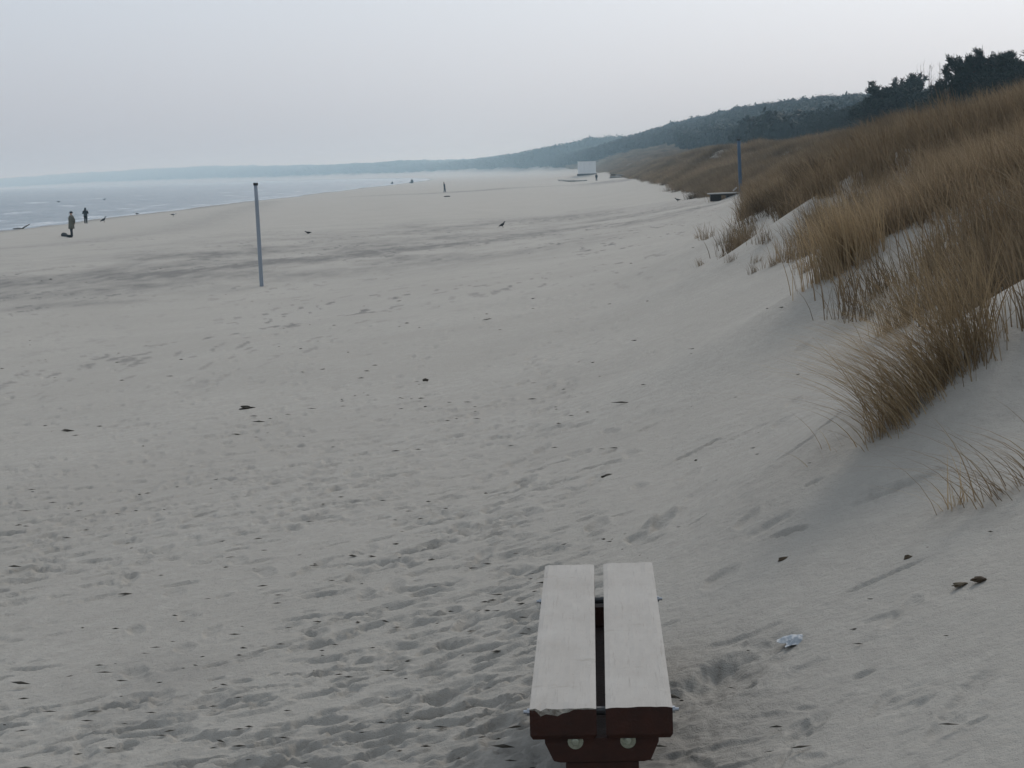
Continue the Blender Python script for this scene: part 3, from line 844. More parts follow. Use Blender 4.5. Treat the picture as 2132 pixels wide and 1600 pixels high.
# ------------------------------------------------------------------ birds
crow_m = mat('black_feathers', (0.008, 0.008, 0.010), 0.5, 0.4, noise=0.3, nscale=30)
gull_w = mat('white_feathers', (0.70, 0.70, 0.70), 0.7, 0.2, noise=0.1, nscale=20)
gull_g = mat('grey_wing_feathers', (0.12, 0.125, 0.135), 0.7, 0.2, noise=0.25, nscale=20)
beak_m = mat('dark_beak', (0.05, 0.04, 0.03), 0.5, 0.4)
leg_m = mat('bird_legs', (0.05, 0.045, 0.04), 0.6, 0.3)
def bird(name, loc, rz, L, label, cat, group, body_m, wing_m, pitch=0.0, legs=True):
    o = empty(name, loc, rz); tag(o, label, cat, group)
    lh = 0.16 * L if legs else 0.0
    cp, sp_ = math.cos(pitch), math.sin(pitch)
    def T(x, z): return Vector((x * cp - z * sp_, 0, x * sp_ + z * cp)) * L + Vector((0, 0, lh + 0.17 * L))
    def ring(x, z, ry, rz_): return (T(x, z), (0, ry * L, 0), Vector((-sp_ * rz_, 0, cp * rz_)) * L)
    mb = MB(); mb.loft([ring(-.46, .02, .05, .015), ring(-.30, .01, .08, .04), ring(-.12, 0, .13, .12), ring(.06, 0, .14, .14), ring(.20, .04, .10, .11), ring(.28, .09, .065, .07)], 12)
    mb.build('body', body_m, o, smooth=True)
    mb = MB(); mb.loft([ring(.25, .10, .06, .06), ring(.31, .15, .07, .075), ring(.38, .16, .06, .065), ring(.43, .155, .025, .03)], 12)
    hd = mb.build('head', body_m, o, smooth=True)
    mb = MB(); mb.loft([ring(.42, .155, .02, .025), ring(.55, .135, .004, .005)], 8); mb.build('beak', beak_m, hd)
    for sy in (-1, 1):
        mb = MB(); rr = []
        for x, w, h in ((-.44, .012, .02), (-.25, .02, .06), (-.05, .025, .10), (.12, .02, .09), (.19, .008, .03)):
            c_ = T(x, .03); c_.y += sy * (.135 if x > -.2 else .085) * L
            rr.append((c_, (0, w * L, 0), Vector((-sp_ * h, 0, cp * h)) * L))
        mb.loft(rr, 8); mb.build('wing', wing_m, o, smooth=True)
        if legs:
            mb = MB(); a = T(0, -.1); mb.tube([(a.x, sy * .05 * L, a.z), (a.x + .01 * L, sy * .05 * L, .02 * L), (a.x + .09 * L, sy * .05 * L, 0.01 * L)], [.014 * L, .012 * L, .012 * L], 6)
            mb.build('leg', leg_m, o)
    return o
def bl(px, py, dz=0.0):
    c_ = cast(px, py); c_.z = max(c_.z, 0.0) + dz; return c_
bird('crow', bl(1046, 474.5), R_(20), 0.50, 'black crow standing on the open sand in mid beach', 'crow', None, crow_m, crow_m, 0.45)
bird('crow', bl(642, 487.5), R_(185), 0.46, 'dark bird crouching on the sand to the right of the grey post', 'bird', None, crow_m, crow_m, 0.0, False)
bird('crow', bl(1411, 421), R_(160), 0.42, 'small dark bird on the sand left of the low wooden platform', 'bird', None, crow_m, crow_m, 0.15)
bird('gull', bl(216, 463.5), R_(30), 0.9, 'dark gull at the water edge nearest to the person in black', 'gull', 'gulls along the shore', gull_g, crow_m, 0.5)
bird('gull', bl(285, 449), R_(200), 0.7, 'pale gull standing in the shallow surf', 'gull', 'gulls along the shore', gull_w, gull_g, 0.2)
bird('gull', bl(361, 452), R_(0), 0.75, 'gull with dark wings standing on the sand just above the water line', 'gull', 'gulls along the shore', gull_w, gull_g, 0.0)
def sea_at(px, py):
    return on_plane(px, py, 0.0)
bird('gull', sea_at(122, 422), R_(180), 1.1, 'dark seabird floating on the sea beyond the person in khaki', 'seabird', 'seabirds on the water', gull_g, crow_m, 0.0, False)
bird('gull', sea_at(217, 417.5), R_(10), 1.1, 'seabird by the white breaking crest out at sea', 'seabird', 'seabirds on the water', gull_g, gull_g, 0.35, False)

# branch in the surf at the far left
br = on_plane(46, 477, 0.02); tip = pix_at(62, 467, br.y)
mb = MB(); v_ = tip - br
mb.tube([(0, 0, 0), v_ * .35 + Vector((0, 0, .03)), v_ * .7, v_], [.09, .075, .06, .035], 8)
mb.tube([(0, 0, 0), Vector((-.5, .2, .06)), Vector((-1.0, .3, .03))], [.09, .07, .04], 8)
bo = mb.build('driftwood_branch', mat('grey_driftwood', (0.20, 0.18, 0.16), 0.85, 0.2, noise=0.4, nscale=8, bump=0.4), smooth=True); bo.location = br
tag(bo, 'bare driftwood branch sticking up from the surf at the far left', 'driftwood')

# stumps at the far waterline
stump_m = mat('dark_stump_wood', (0.04, 0.037, 0.033), 0.85, 0.2, noise=0.4, nscale=4, bump=0.4)
def stump(px, py, w, h, label, seed):
    c_ = cast(px, py)
    mb = MB(); rr = random.Random(seed)
    mb.tube([(0, 0, -.3), (0.05, 0, h * .4), (0.1 * rr.uniform(-1, 1), 0, h * .75), (0.25 * rr.uniform(-1, 1) * w, 0, h)], [w * .5, w * .46, w * .5, w * .3], 9)
    mb.tube([(0, 0, h * .1), (-w * .5, 0, h * .25), (-w * 1.0, 0, h * .1)], [w * .3, w * .28, w * .12], 7)
    o = mb.build('stump', stump_m, smooth=True); o.location = c_
    tag(o, label, 'stump', 'stumps at the far waterline')
    return o
stump(817, 384, 0.95, 1.1, 'short round dark stump at the far water edge, leftmost of three', 1)
stump(835, 380.5, 0.7, 0.7, 'small dark stump between the two larger ones at the far water edge', 2)
stump(858, 382, 1.3, 1.7, 'taller ragged dark stump at the far water edge, rightmost of three', 3)

# ------------------------------------------------------------------ litter and wrack on the sand
wrack_m = mat('dry_dark_wrack', (0.060, 0.052, 0.040), 0.8, 0.2, noise=0.4, nscale=30)
bark_m = mat('brown_bark', (0.07, 0.05, 0.032), 0.85, 0.2, noise=0.4, nscale=40, bump=0.4)
plastic_m = mat('white_plastic_film', (0.36, 0.39, 0.42), 0.55, 0.3, noise=0.3, nscale=30)
def scrap(px, py, size, label, m=wrack_m, cat='driftwood', name='driftwood_piece', rz=0.0, seed=1, rough=.35):
    c_ = cast(px, py); c_.z += size[2] * .25
    o = lump(name, c_, size, m, seed, rz=rz, sub=3, rough=rough); tag(o, label, cat)
    return o
scrap(1645, 1166, (.045, .015, .010), 'dark piece of bark on the sand, right of the far end of the bench', bark_m, rz=.25, seed=2)
scrap(2036, 1209, (.024, .014, .012), 'dark brown clod on the sand near the right edge', bark_m, 'clod', 'clod', .1, 3)
scrap(1998, 1219, (.026, .014, .008), 'pale brown clod left of the dark one near the right edge', mat('tan_clod', (.13, .105, .075), .9, .1, noise=.3, nscale=30), 'clod', 'clod', .4, 4)
scrap(1890, 1166, (.018, .014, .016), 'small broken twig lump on the bare sand slope', bark_m, 'twig', 'twig', .5, 5)
scrap(1268, 993, (.05, .016, .012), 'dark stick on the sand behind the bench', wrack_m, 'stick', 'stick', .5, 6)
scrap(886, 793, (.03, .022, .02), 'small dark pebble beside the foot tracks in mid beach', wrack_m, 'pebble', 'pebble', 0, 7)
scrap(515, 851, (.075, .03, .022), 'dark clump of seaweed on the left sand', wrack_m, 'seaweed', 'seaweed', .1, 8, .5)
scrap(930, 410, (.5, .3, .12), 'flat dark lump on the sand just below the lone standing person', wrack_m, 'seaweed', 'seaweed', 0, 9)
# crumpled white plastic
c_ = cast(1656, 1334)
bm = bmesh.new(); bmesh.ops.create_grid(bm, x_segments=16, y_segments=12, size=1)
for v in bm.verts:
    r = math.hypot(v.co.x, v.co.y)
    zz = 0.013 * max(0, 1 - r * r) + 0.014 * float(fbm(np.array([v.co.x * 2.2]), np.array([v.co.y * 2.2]), 3, 200)[0])
    v.co = Vector((v.co.x * .055 * (1 + .2 * math.sin(v.co.y * 5)), v.co.y * .045, zz + 0.002))
me = bpy.data.meshes.new('plastic_scrap'); bm.to_mesh(me); bm.free(); me.materials.append(plastic_m)
o = bpy.data.objects.new('plastic_scrap', me); COL.objects.link(o); o.location = c_; o.rotation_euler = (0, 0, .4)
sm = o.modifiers.new('thickness', 'SOLIDIFY'); sm.thickness = 0.001
tag(o, 'crumpled scrap of white plastic in the trampled sand right of the bench', 'litter')
# uncountable specks of wrack
rv, rf = [], []
oct_v = np.array([(1, 0, 0), (-1, 0, 0), (0, 1, 0), (0, -1, 0), (0, 0, 1), (0, 0, -.4)])
oct_f = np.array([(0, 2, 4), (2, 1, 4), (1, 3, 4), (3, 0, 4), (2, 0, 5), (1, 2, 5), (3, 1, 5), (0, 3, 5)])
cnt = 0
Xs, Ys, Sz = [], [], []
while cnt < 620:
    Y = 1 / random.uniform(1 / 70, 1 / 3.9); X = Y * random.uniform(-.30, .27)
    df = X - float(foot_x(Y))
    if df > 2.2 or random.random() > (0.5 if df < 0.3 else 0.15) * min(1.0, (Y / 9.0) + 0.05): continue
    dn = float(vnoise(np.array([X / 1.3]), np.array([Y / 2.2]), 188)[0]) + .5
    if random.random() > dn ** 2: continue
    Xs.append(X); Ys.append(Y); Sz.append(random.uniform(.0025, .006) * (2.0 if random.random() < .06 else 1) * (1 + Y / 18.0)); cnt += 1
Xs, Ys, Sz = map(np.array, (Xs, Ys, Sz))
Zs = ground(Xs, Ys)
for x, y, z, s in zip(Xs, Ys, Zs, Sz):
    a = random.gauss(0, .35); st_ = random.uniform(1.5, 5)
    v = oct_v * np.array([s * st_, s, s * .6]) * RNG.uniform(.7, 1.3, (6, 3))
    ca, sa = math.cos(a), math.sin(a)
    w = np.stack([v[:, 0] * ca - v[:, 1] * sa + x, v[:, 0] * sa + v[:, 1] * ca + y, v[:, 2] + z + .004], -1)
    rf.append(oct_f + 6 * len(rv)); rv.append(w)
o = mesh_np('wrack_specks', np.concatenate(rv), np.concatenate(rf), wrack_m)
tag(o, 'scattered dark specks of seaweed and wood on the sand', 'wrack', None, 'stuff')

# ------------------------------------------------------------------ dune grass
def grass_mat(name, c_a, c_b):
    m = bpy.data.materials.new(name); m.use_nodes = True
    global n, l
    n, l = m.node_tree.nodes, m.node_tree.links
    b = n['Principled BSDF']; b.inputs['Roughness'].default_value = 0.7; b.inputs['Specular IOR Level'].default_value = 0.2
    at = n.new('ShaderNodeAttribute'); at.attribute_name = 'tone'
    oi = n.new('ShaderNodeObjectInfo')
    c = mixc(at.outputs['Fac'], c_a, c_b)
    hv = n.new('ShaderNodeHueSaturation')
    mr = n.new('ShaderNodeMapRange'); mr.inputs['To Min'].default_value = 0.72; mr.inputs['To Max'].default_value = 1.25
    ap = n.new('ShaderNodeAttribute'); ap.attribute_type = 'INSTANCER'; ap.attribute_name = 'patch'
    ml = n.new('ShaderNodeMath'); ml.operation = 'ADD'
    l.new(oi.outputs['Random'], mr.inputs['Value']); l.new(mr.outputs[0], ml.inputs[0]); l.new(ap.outputs['Fac'], ml.inputs[1]); l.new(ml.outputs[0], hv.inputs['Value']); l.new(c, hv.inputs['Color'])
    l.new(hv.outputs[0], b.inputs['Base Color'])
    tr = n.new('ShaderNodeBsdfTranslucent'); l.new(hv.outputs[0], tr.inputs['Color'])
    ms = n.new('ShaderNodeMixShader'); ms.inputs[0].default_value = 0.38
    l.new(b.outputs[0], ms.inputs[1]); l.new(tr.outputs[0], ms.inputs[2])
    l.new(ms.outputs[0], n['Material Output'].inputs['Surface'])
    return m
grass_m = grass_mat('dry_marram_grass', (0.105, 0.072, 0.043), (0.255, 0.195, 0.125))

tuft_m = grass_mat('sunbleached_marram', (0.18, 0.125, 0.07), (0.42, 0.32, 0.195))
def blades(N, spread, h0, h1, lean_dir, lean, jitter, width, seg=4, rng=RNG, elong=(1, 1), droop=0.35):
    """N curved tapering ribbons; returns verts, quads, tone per vertex"""
    bx = rng.normal(0, spread * elong[0], N); by = rng.normal(0, spread * elong[1], N)
    H = rng.uniform(h0, h1, N)
    an = rng.uniform(0, 2 * np.pi, N)
    le = np.abs(rng.normal(0, jitter, N))
    dx = lean_dir[0] * lean + np.cos(an) * le; dy = lean_dir[1] * lean + np.sin(an) * le
    wa = rng.uniform(0, np.pi, N); W = width * rng.uniform(.7, 1.3, N)
    tone = rng.uniform(0, 1, N)
    u = np.linspace(0, 1, seg + 1)
    cx = bx[:, None] + H[:, None] * dx[:, None] * (0.45 * u + 0.75 * u ** 2)
    cy_ = by[:, None] + H[:, None] * dy[:, None] * (0.45 * u + 0.75 * u ** 2)
    hm = np.hypot(dx, dy)[:, None]
    cz = H[:, None] * (u - droop * hm * u ** 2.2) / np.sqrt(1 + 0.6 * hm ** 2)
    wu = W[:, None] * (1 - u ** 1.6 * 0.9) / 2
    ox, oy = np.cos(wa)[:, None] * wu, np.sin(wa)[:, None] * wu
    A = np.stack([cx - ox, cy_ - oy, cz], -1); B = np.stack([cx + ox, cy_ + oy, cz], -1)
    V = np.stack([A, B], 2).reshape(-1, 3)
    base = (np.arange(N) * (seg + 1) * 2)[:, None]
    k = np.arange(seg) * 2
    F = np.stack([base + k, base + k + 1, base + k + 3, base + k + 2], -1).reshape(-1, 4)
    T = np.repeat(tone, (seg + 1) * 2) * 0.8 + np.tile(np.repeat(u, 2), N) * 0.2
    return V, F, T

# bare ground patches on the dune front, from the photo
def grass_edge_mask(X, Y):
    d = X - foot_x(Y)
    e = np.interp(Y, EDGE_Y, EDGE_D) - 0.45 * sstep(15, 22, Y) * sstep(40, 30, Y)
    nz = fbm(X / 1.8, Y / 2.6, 3, 301)
    return d - e - 1.1 * nz * np.interp(Y, [8, 40, 150], [.35, 1.0, 1.0])
edge_px = [(2160, 705), (1960, 640), (1835, 680), (1722, 572), (1700, 500), (1600, 480), (1525, 478), (1530, 455), (1545, 432), (1480, 425), (1400, 392), (1330, 372), (1275, 368)]
ep = sorted([cast(*p) for p in edge_px], key=lambda v: v.y)
EDGE_Y = [v.y for v in ep]; EDGE_D = [v.x - float(foot_x(v.y)) for v in ep]
BARE = []
for pix, w in [([(1700, 478), (1760, 440), (1830, 402), (1905, 368)], 0.16), ([(1790, 560), (1860, 520), (1950, 490)], 0.45), ([(2010, 372), (2070, 350)], 0.2),
               ([(1905, 640), (1985, 600), (2040, 570)], 0.22), ([(1960, 690), (2060, 640), (2132, 610)], 0.18), ([(1640, 470), (1600, 462)], 0.3)]:
    pts = [cast(*p) for p in pix]
    BARE.append((pts, w * max(1.0, pts[0].y / 18)))

protos = bpy.data.collections.new('grass_clump_kinds')
for k in range(8):
    rng = np.random.default_rng(500 + k)
    V, F, T = blades(64, 0.12, 0.22, 0.56, (-1, 0.1), 0.16 + 0.05 * (k % 3), 0.28, 0.009, 3, rng)
    me = mesh_np('grass_clump', V, F, grass_m, link=False); fattr(me, 'tone', T)
    protos.objects.link(bpy.data.objects.new('grass_clump', me))

pts_xy = []
def scatter(y0, y1, dens, dmax):
    # even scatter over the dune front between two distances
    xmin, xmax = float(foot_x(y0)) - 1, float(foot_x(y1)) + dmax
    N = int((y1 - y0) * (xmax - xmin) * dens)
    X = RNG.uniform(xmin, xmax, N); Y = RNG.uniform(y0, y1, N)
    az = np.arctan2(X, Y)
    dd = X - foot_x(Y)
    gm_ = grass_edge_mask(X, Y)
    k = (az < 0.36) & (dd < dmax) & ((gm_ > 0) | ((gm_ > -0.5) & (Y > 17) & (Y < 70) & (RNG.uniform(0, 1, N) < 0.07 * np.exp(gm_))))  # front edge as in the photo
    X, Y = X[k], Y[k]
    edge = np.clip(grass_edge_mask(X, Y) / 0.8, 0, 1)
    keep = RNG.uniform(0, 1, len(X)) < np.where(edge > 0, 0.18 + 0.82 * edge, 1.0) * (0.35 + 0.65 * np.maximum(sstep(-.30, .05, fbm(X / 1.4, Y / 1.9, 3, 311)), sstep(60, 120, Y)))
    for pl_, w in BARE:
        keep &= polyline_dist(X, Y, pl_) > w * RNG.uniform(.55, 1.15, len(X))
    X, Y = X[keep], Y[keep]
    rpx, rpy = rp_base.x, rp_base.y
    vx = np.stack([X, Y, ground(X, Y) + 0.7 - CAM_Z], -1)
    dep = vx @ FW; pxx = PW / 2 + F_PX * (vx @ RT) / dep; pyy = PH / 2 - F_PX * (vx @ UP) / dep
    clear = (Y < rpy + 0.8) & (Y > rpy - 60) & (pxx > 1468) & (pxx < 1558) & (pyy < 422)
    X, Y = X[~clear], Y[~clear]
    sc_ = np.where(grass_edge_mask(X, Y) < 0, .42, 1.0) * RNG.uniform(.7, 1.25, len(X)) * (0.75 + 0.4 * np.clip(grass_edge_mask(X, Y) / 3, 0, 1))
    pts_xy.append((X, Y, sc_))
scatter(8, 30, 26, 14)
scatter(30, 70, 14, 26)
scatter(70, 160, 6, 45)
scatter(160, 420, 3.0, 55)
scatter(420, 900, 0.9, 45)
scatter(900, 1900, 0.12, 60)
X = np.concatenate([p[0] for p in pts_xy]); Y = np.concatenate([p[1] for p in pts_xy]); S = np.concatenate([p[2] for p in pts_xy])
wide = np.interp(Y, [0, 20, 60, 150, 400, 900, 1900], [1, 1.0, 1.25, 1.7, 2.6, 3.8, 9.0])
Zg = ground(X, Y) - 0.02
print('GRASS', len(X))
gme = bpy.data.meshes.new('dune_grass'); gme.vertices.add(len(X))
gme.vertices.foreach_set('co', np.stack([X, Y, Zg], -1).astype(np.float32).ravel())
ra = gme.attributes.new('rot', 'FLOAT_VECTOR', 'POINT')
ra.data.foreach_set('vector', np.stack([RNG.normal(0, .08, len(X)), RNG.normal(-.05, .1, len(X)), RNG.normal(0, .7, len(X))], -1).astype(np.float32).ravel())
sa_ = gme.attributes.new('siz', 'FLOAT_VECTOR', 'POINT')
sa_.data.foreach_set('vector', np.stack([S * wide, S * wide, S * np.interp(Y, [0, 150, 900, 1900], [1, 1.1, 1.5, 2.4])], -1).astype(np.float32).ravel())
ia = gme.attributes.new('kindi', 'INT', 'POINT'); ia.data.foreach_set('value', RNG.integers(0, 8, len(X)).astype(np.int32))
fattr(gme, 'patch', np.clip(0.75 * fbm(X / 3.5, Y / 6.0, 3, 321), -.45, .4))
go = bpy.data.objects.new('dune_grass', gme); COL.objects.link(go)
tag(go, 'dense dry brown marram grass covering the dune', 'grass', None, 'stuff')
def scatter_group(name, coll):
    ng = bpy.data.node_groups.new(name, 'GeometryNodeTree')
    ng.interface.new_socket('Geometry', in_out='INPUT', socket_type='NodeSocketGeometry')
    ng.interface.new_socket('Geometry', in_out='OUTPUT', socket_type='NodeSocketGeometry')
    gi, gout = ng.nodes.new('NodeGroupInput'), ng.nodes.new('NodeGroupOutput')
    iop = ng.nodes.new('GeometryNodeInstanceOnPoints'); ci = ng.nodes.new('GeometryNodeCollectionInfo')
    ci.inputs['Collection'].default_value = coll; ci.inputs['Separate Children'].default_value = True; ci.inputs['Reset Children'].default_value = True
    def named(nm, dt):
        a = ng.nodes.new('GeometryNodeInputNamedAttribute'); a.data_type = dt; a.inputs['Name'].default_value = nm; return a.outputs['Attribute']
    ng.links.new(gi.outputs[0], iop.inputs['Points']); ng.links.new(ci.outputs[0], iop.inputs['Instance'])
    iop.inputs['Pick Instance'].default_value = True
    ng.links.new(named('kindi', 'INT'), iop.inputs['Instance Index'])
    ng.links.new(named('rot', 'FLOAT_VECTOR'), iop.inputs['Rotation']); ng.links.new(named('siz', 'FLOAT_VECTOR'), iop.inputs['Scale'])
    ng.links.new(iop.outputs[0], gout.inputs[0])
    return ng
gm = go.modifiers.new('scatter', 'NODES'); gm.node_group = scatter_group('grass_scatter', protos)

# tufts that stand out on their own in front
def tuft(pix, N, spread, h, lean_dir, lean, jit, label, width=0.0042, seed=1, droop=.35, col=None):
    rng = np.random.default_rng(seed)
    c_ = cast(*pix[0])
    Vs, Fs, Ts = [], [], []; nv = 0
    for p in pix:
        q = cast(*p)
        V, F, T = blades(N // len(pix), spread, h[0], h[1], lean_dir, lean, jit, width, 6, rng, droop=droop)
        V = V + np.array([q.x - c_.x, q.y - c_.y, 0])
        # every blade roots in the sand
        nb_ = V.shape[0] // 14
        roots = V.reshape(nb_, 14, 3)[:, 0, :2] + np.array([c_.x, c_.y])
        V[:, 2] += np.repeat(ground(roots[:, 0], roots[:, 1]) - c_.z - .015, 14)
        Vs.append(V); Fs.append(F + nv); Ts.append(T); nv += len(V)
    o = mesh_np('marram_tuft', np.concatenate(Vs), np.concatenate(Fs), col or tuft_m)
    fattr(o.data, 'tone', np.concatenate(Ts)); o.location = c_
    tag(o, label, 'grass tuft', 'grass tufts at the dune foot')
    return o
tuft([(1862, 893), (1895, 862), (1925, 833), (1955, 805), (1985, 780)], 720, .055, (.28, .60), (-1, -.1), .75, .28, 'largest grass tuft swept to the left on the sand slope', seed=11, droop=.30)
tuft([(1990, 775), (2015, 750), (2040, 735), (2010, 740)], 330, .08, (.35, .75), (-.7, .1), .35, .30, 'tall upright grass tuft just above the largest leaning one', seed=12)
tuft([(1862, 690), (1890, 670), (1930, 640)], 300, .07, (.25, .5), (-1, .1), .30, .28, 'short dense grass tuft at the foot of the dune, left of the tall one', seed=13)
tuft([(2075, 1035), (2110, 1022), (2145, 1005)], 70, .07, (.22, .5), (-1, -.2), .85, .4, 'sparse reddish grass tuft cut by the right edge', col=grass_m, seed=14, width=.0048, droop=.42)
tuft([(1985, 1062), (1995, 1056)], 26, .02, (.12, .30), (-.6, 0), .4, .55, 'small thin grass tuft low on the bare slope near the right edge', seed=15, width=.004)
tuft([(1812, 930), (1835, 915)], 22, .03, (.18, .40), (-1, 0), .55, .35, 'few thin stalks just below the largest leaning tuft', seed=16, width=.004)
tuft([(1740, 940), (1715, 950)], 7, .03, (.15, .3), (-.8, 0), .6, .3, 'single bent stalks standing left of the grass on bare sand', seed=17, width=.0035)
tuft([(1735, 572), (1760, 560), (1790, 545)], 500, .12, (.35, .7), (-1, .1), .2, .25, 'dense grass clump at the tip of the vegetated spur', seed=18, width=.007)
tuft([(1782, 592)], 30, .05, (.10, .25), (-1, 0), .8, .4, 'low flattened wisp of grass on the bare spur', seed=20, width=.006)

# ------------------------------------------------------------------ pines on the dune
bark = mat('pine_bark', (0.06, 0.045, 0.035), 0.9, 0.1, noise=0.4, nscale=6, bump=0.5, bscale=12)
def needle_mat(name, a, bcol):
    m = mat(name, a, 0.75, 0.2, color2=bcol, attr='tone'); return m
needles = needle_mat('pine_needles', (0.010, 0.017, 0.014), (0.024, 0.036, 0.027))
def make_pine(seed, H, Wd, low):
    rng = np.random.default_rng(seed); rr = random.Random(seed)
    mb = MB()
    lean = Vector((rr.uniform(.05, .2), rr.uniform(-.1, .1), 0))
    tp = [Vector((0, 0, -.4)), Vector((0, 0, H * .2)) + lean * .3, Vector((0, 0, H * .5)) + lean * H * .3, Vector((0, 0, H * .85)) + lean * H * .5]
    mb.tube(tp, [H * .035, H * .03, H * .022, H * .008], 8)
    tips = []
    NB = 42
    for k in range(NB):
        t = low + (0.95 - low) * (k + rr.random()) / NB
        zz = H * t * .85
        base = tp[0].lerp(tp[3], .05 + .95 * t)
        base.z = zz
        a = rr.uniform(0, 2 * math.pi)
        prof = math.sin(math.pi * min(1, .28 + .72 * (t - low) / (1 - low))) ** .6
        L = Wd * .5 * (prof * .85 + .25) * rr.uniform(.6, 1.1)
        end = base + Vector((math.cos(a) * L, math.sin(a) * L, H * rr.uniform(.02, .2)))
        mid = base.lerp(end, .55) + Vector((0, 0, -.05 * L))
        mb.tube([base, mid, end], [H * .011, H * .007, H * .003], 5)
        for q in range(9):
            f_ = rr.uniform(.2, 1.05)
            p_ = base.lerp(end, f_) + Vector((rr.gauss(0, .12), rr.gauss(0, .12), rr.gauss(.05, .08))) * Wd * .5
            tips.append(p_)
    tr_me = mb
    NC, NQ = len(tips), 42
    C_ = np.array([tuple(p_) for p_ in tips])
    C_ = np.repeat(C_, NQ, 0)
    N = len(C_)
    dirn = rng.normal(0, 1, (N, 3)); dirn[:, 2] = np.abs(dirn[:, 2]) * .9 + .15
    dirn /= np.linalg.norm(dirn, axis=1)[:, None]
    ln = rng.uniform(.16, .42, N)[:, None] * (H / 6)
    sidev = np.cross(dirn, rng.normal(0, 1, (N, 3))); sidev /= np.linalg.norm(sidev, axis=1)[:, None]
    wd = rng.uniform(.05, .09, N)[:, None] * (H / 6)
    st0 = C_ + rng.normal(0, .10, (N, 3)) * (H / 6)
    e = st0 + dirn * ln
    V = np.stack([st0 - sidev * wd * .5, st0 + sidev * wd * .5, e + sidev * wd * .4, e - sidev * wd * .4], 1).reshape(-1, 3)
    F = np.arange(N * 4).reshape(-1, 4)
    tone = np.repeat(np.repeat(rng.uniform(0, 1, NC), NQ) * .6 + rng.uniform(0, .4, N), 4)
    return tr_me, V, F, tone
pine_kinds = []
for k, (H, Wd, low) in enumerate([(6.0, 6.2, .12), (6.0, 4.8, .15), (6.0, 5.6, .08), (6.0, 4.2, .2)]):
    tr_mb, V, F, tone = make_pine(40 + k, H, Wd, low)
    t_me = None
    cr_me = mesh_np('crown', V, F, needles, link=False); fattr(cr_me, 'tone', tone)
    tro = tr_mb.build('trunk', bark, smooth=True)
    t_me = tro.data; bpy.data.objects.remove(tro)
    pine_kinds.append((t_me, cr_me))
def pine(px, ptop, Y, label, kind, rz, wide=1.0):
    p_ = pix_at(px, ptop, Y)
    g = float(ground(p_.x, Y))
    H = max(2.2, p_.z - g)
    o = empty('pine_tree', (p_.x, Y, g), rz); tag(o, label, 'pine tree', 'pines behind the dune')
    s = H / 6.2
    o.scale = (s * wide, s * wide, s)
    for nm, me in zip(('trunk', 'crown'), pine_kinds[kind]):
        c_ = bpy.data.objects.new(nm, me); COL.objects.link(c_); c_.parent = o
    return o, H
PH_ = []
for a in [(2010, 104, 128, 'tall wind shaped pine with open lower branches, left end of the near row', 0, .3, .78),
          (2068, 106, 134, 'broad rounded pine second in the near row, right of the tall wind shaped one', 2, 1.9, 1.2),
          (2125, 112, 130, 'dark pine cut by the right edge of the picture', 0, 3.6, 1.2),
          (2175, 108, 128, 'dark pine just outside the right edge', 1, 4.6, 1.0),
          (2075, 140, 122, 'low dark pine in front of the near row', 3, 5.0, 1.3),
          (1852, 170, 176, 'left pine of the separate pair below the near row', 1, .9, 1.35),
          (1892, 152, 184, 'taller right pine of the separate pair', 2, 2.4, .78),
          (1830, 190, 190, 'short pine at the left foot of the separate pair', 3, 4.4, 1.1),
          (1942, 200, 168, 'low pine filling the gap between the pair and the near row', 1, 3.0, 1.5)]:
    o, H = pine(*a); PH_.append((a[0], round(H, 1)))
for k, (px, py) in enumerate([(1622, 268), (1645, 258), (1668, 248), (1692, 240), (1715, 232), (1738, 226), (1760, 222), (1782, 217), (1806, 214), (1700, 252), (1750, 240), (1790, 232), (1835, 222)]):
    names = ['leftmost low pine of the dark belt behind the grass', 'second pine from the left in the dark belt behind the grass', 'third pine from the left in the dark belt', 'fourth pine from the left in the dark belt', 'fifth pine from the left in the dark belt',
             'sixth pine from the left in the dark belt', 'seventh pine from the left in the dark belt', 'eighth pine from the left in the dark belt', 'ninth pine of the dark belt, next to the separate pair',
             'low front pine in the left half of the dark belt', 'low front pine in the middle of the dark belt', 'low front pine in the right half of the dark belt', 'low front pine below the separate pair']
    o, H = pine(px, py, 330 - 9 * k if k < 9 else 250, names[k], k % 4, k * 1.3, 1.25); PH_.append((px, round(H, 1)))
print('PINES', PH_)

# leafless bush between the pines
twig_m = mat('bare_twigs', (0.14, 0.11, 0.10), 0.85, 0.1, noise=0.3, nscale=5)
def bare_bush(pxa, pxb, top, Y, label):
    a, bb = pix_at(pxa, top, Y), pix_at(pxb, top, Y)
    g = float(ground((a.x + bb.x) / 2, Y)); o = empty('bare_bush', ((a.x + bb.x) / 2, Y, g)); tag(o, label, 'bush')
    H = a.z - g; W = bb.x - a.x; rr = random.Random(9)
    mb = MB(); tw = MB()
    for k in range(16):
        x = rr.uniform(-.35, .35) * W; L = H * rr.uniform(.72, 1.05)
        p0 = Vector((x * .5, rr.uniform(-.4, .4), -.2)); p1 = Vector((x, rr.uniform(-.6, .6), L * .5)); p2 = Vector((x * 1.25, rr.uniform(-.8, .8), L))
        mb.tube([p0, p1, p2], [.035, .022, .008], 5)
        for q in range(14):
            f_ = rr.uniform(.3, .98); s0 = p0.lerp(p1, f_ * 2) if f_ < .5 else p1.lerp(p2, f_ * 2 - 1)
            e = s0 + Vector((rr.gauss(0, .25), rr.gauss(0, .25), rr.uniform(.4, 1.0)))
            tw.tube([s0, s0.lerp(e, .5) + Vector((rr.gauss(0, .04), 0, 0)), e], [.011, .008, .005], 4)
    mb.build('stem', twig_m, o); tw.build('twigs', twig_m, o)
bare_bush(1905, 1962, 128, 200, 'pale leafless bush rising between the two groups of pines')

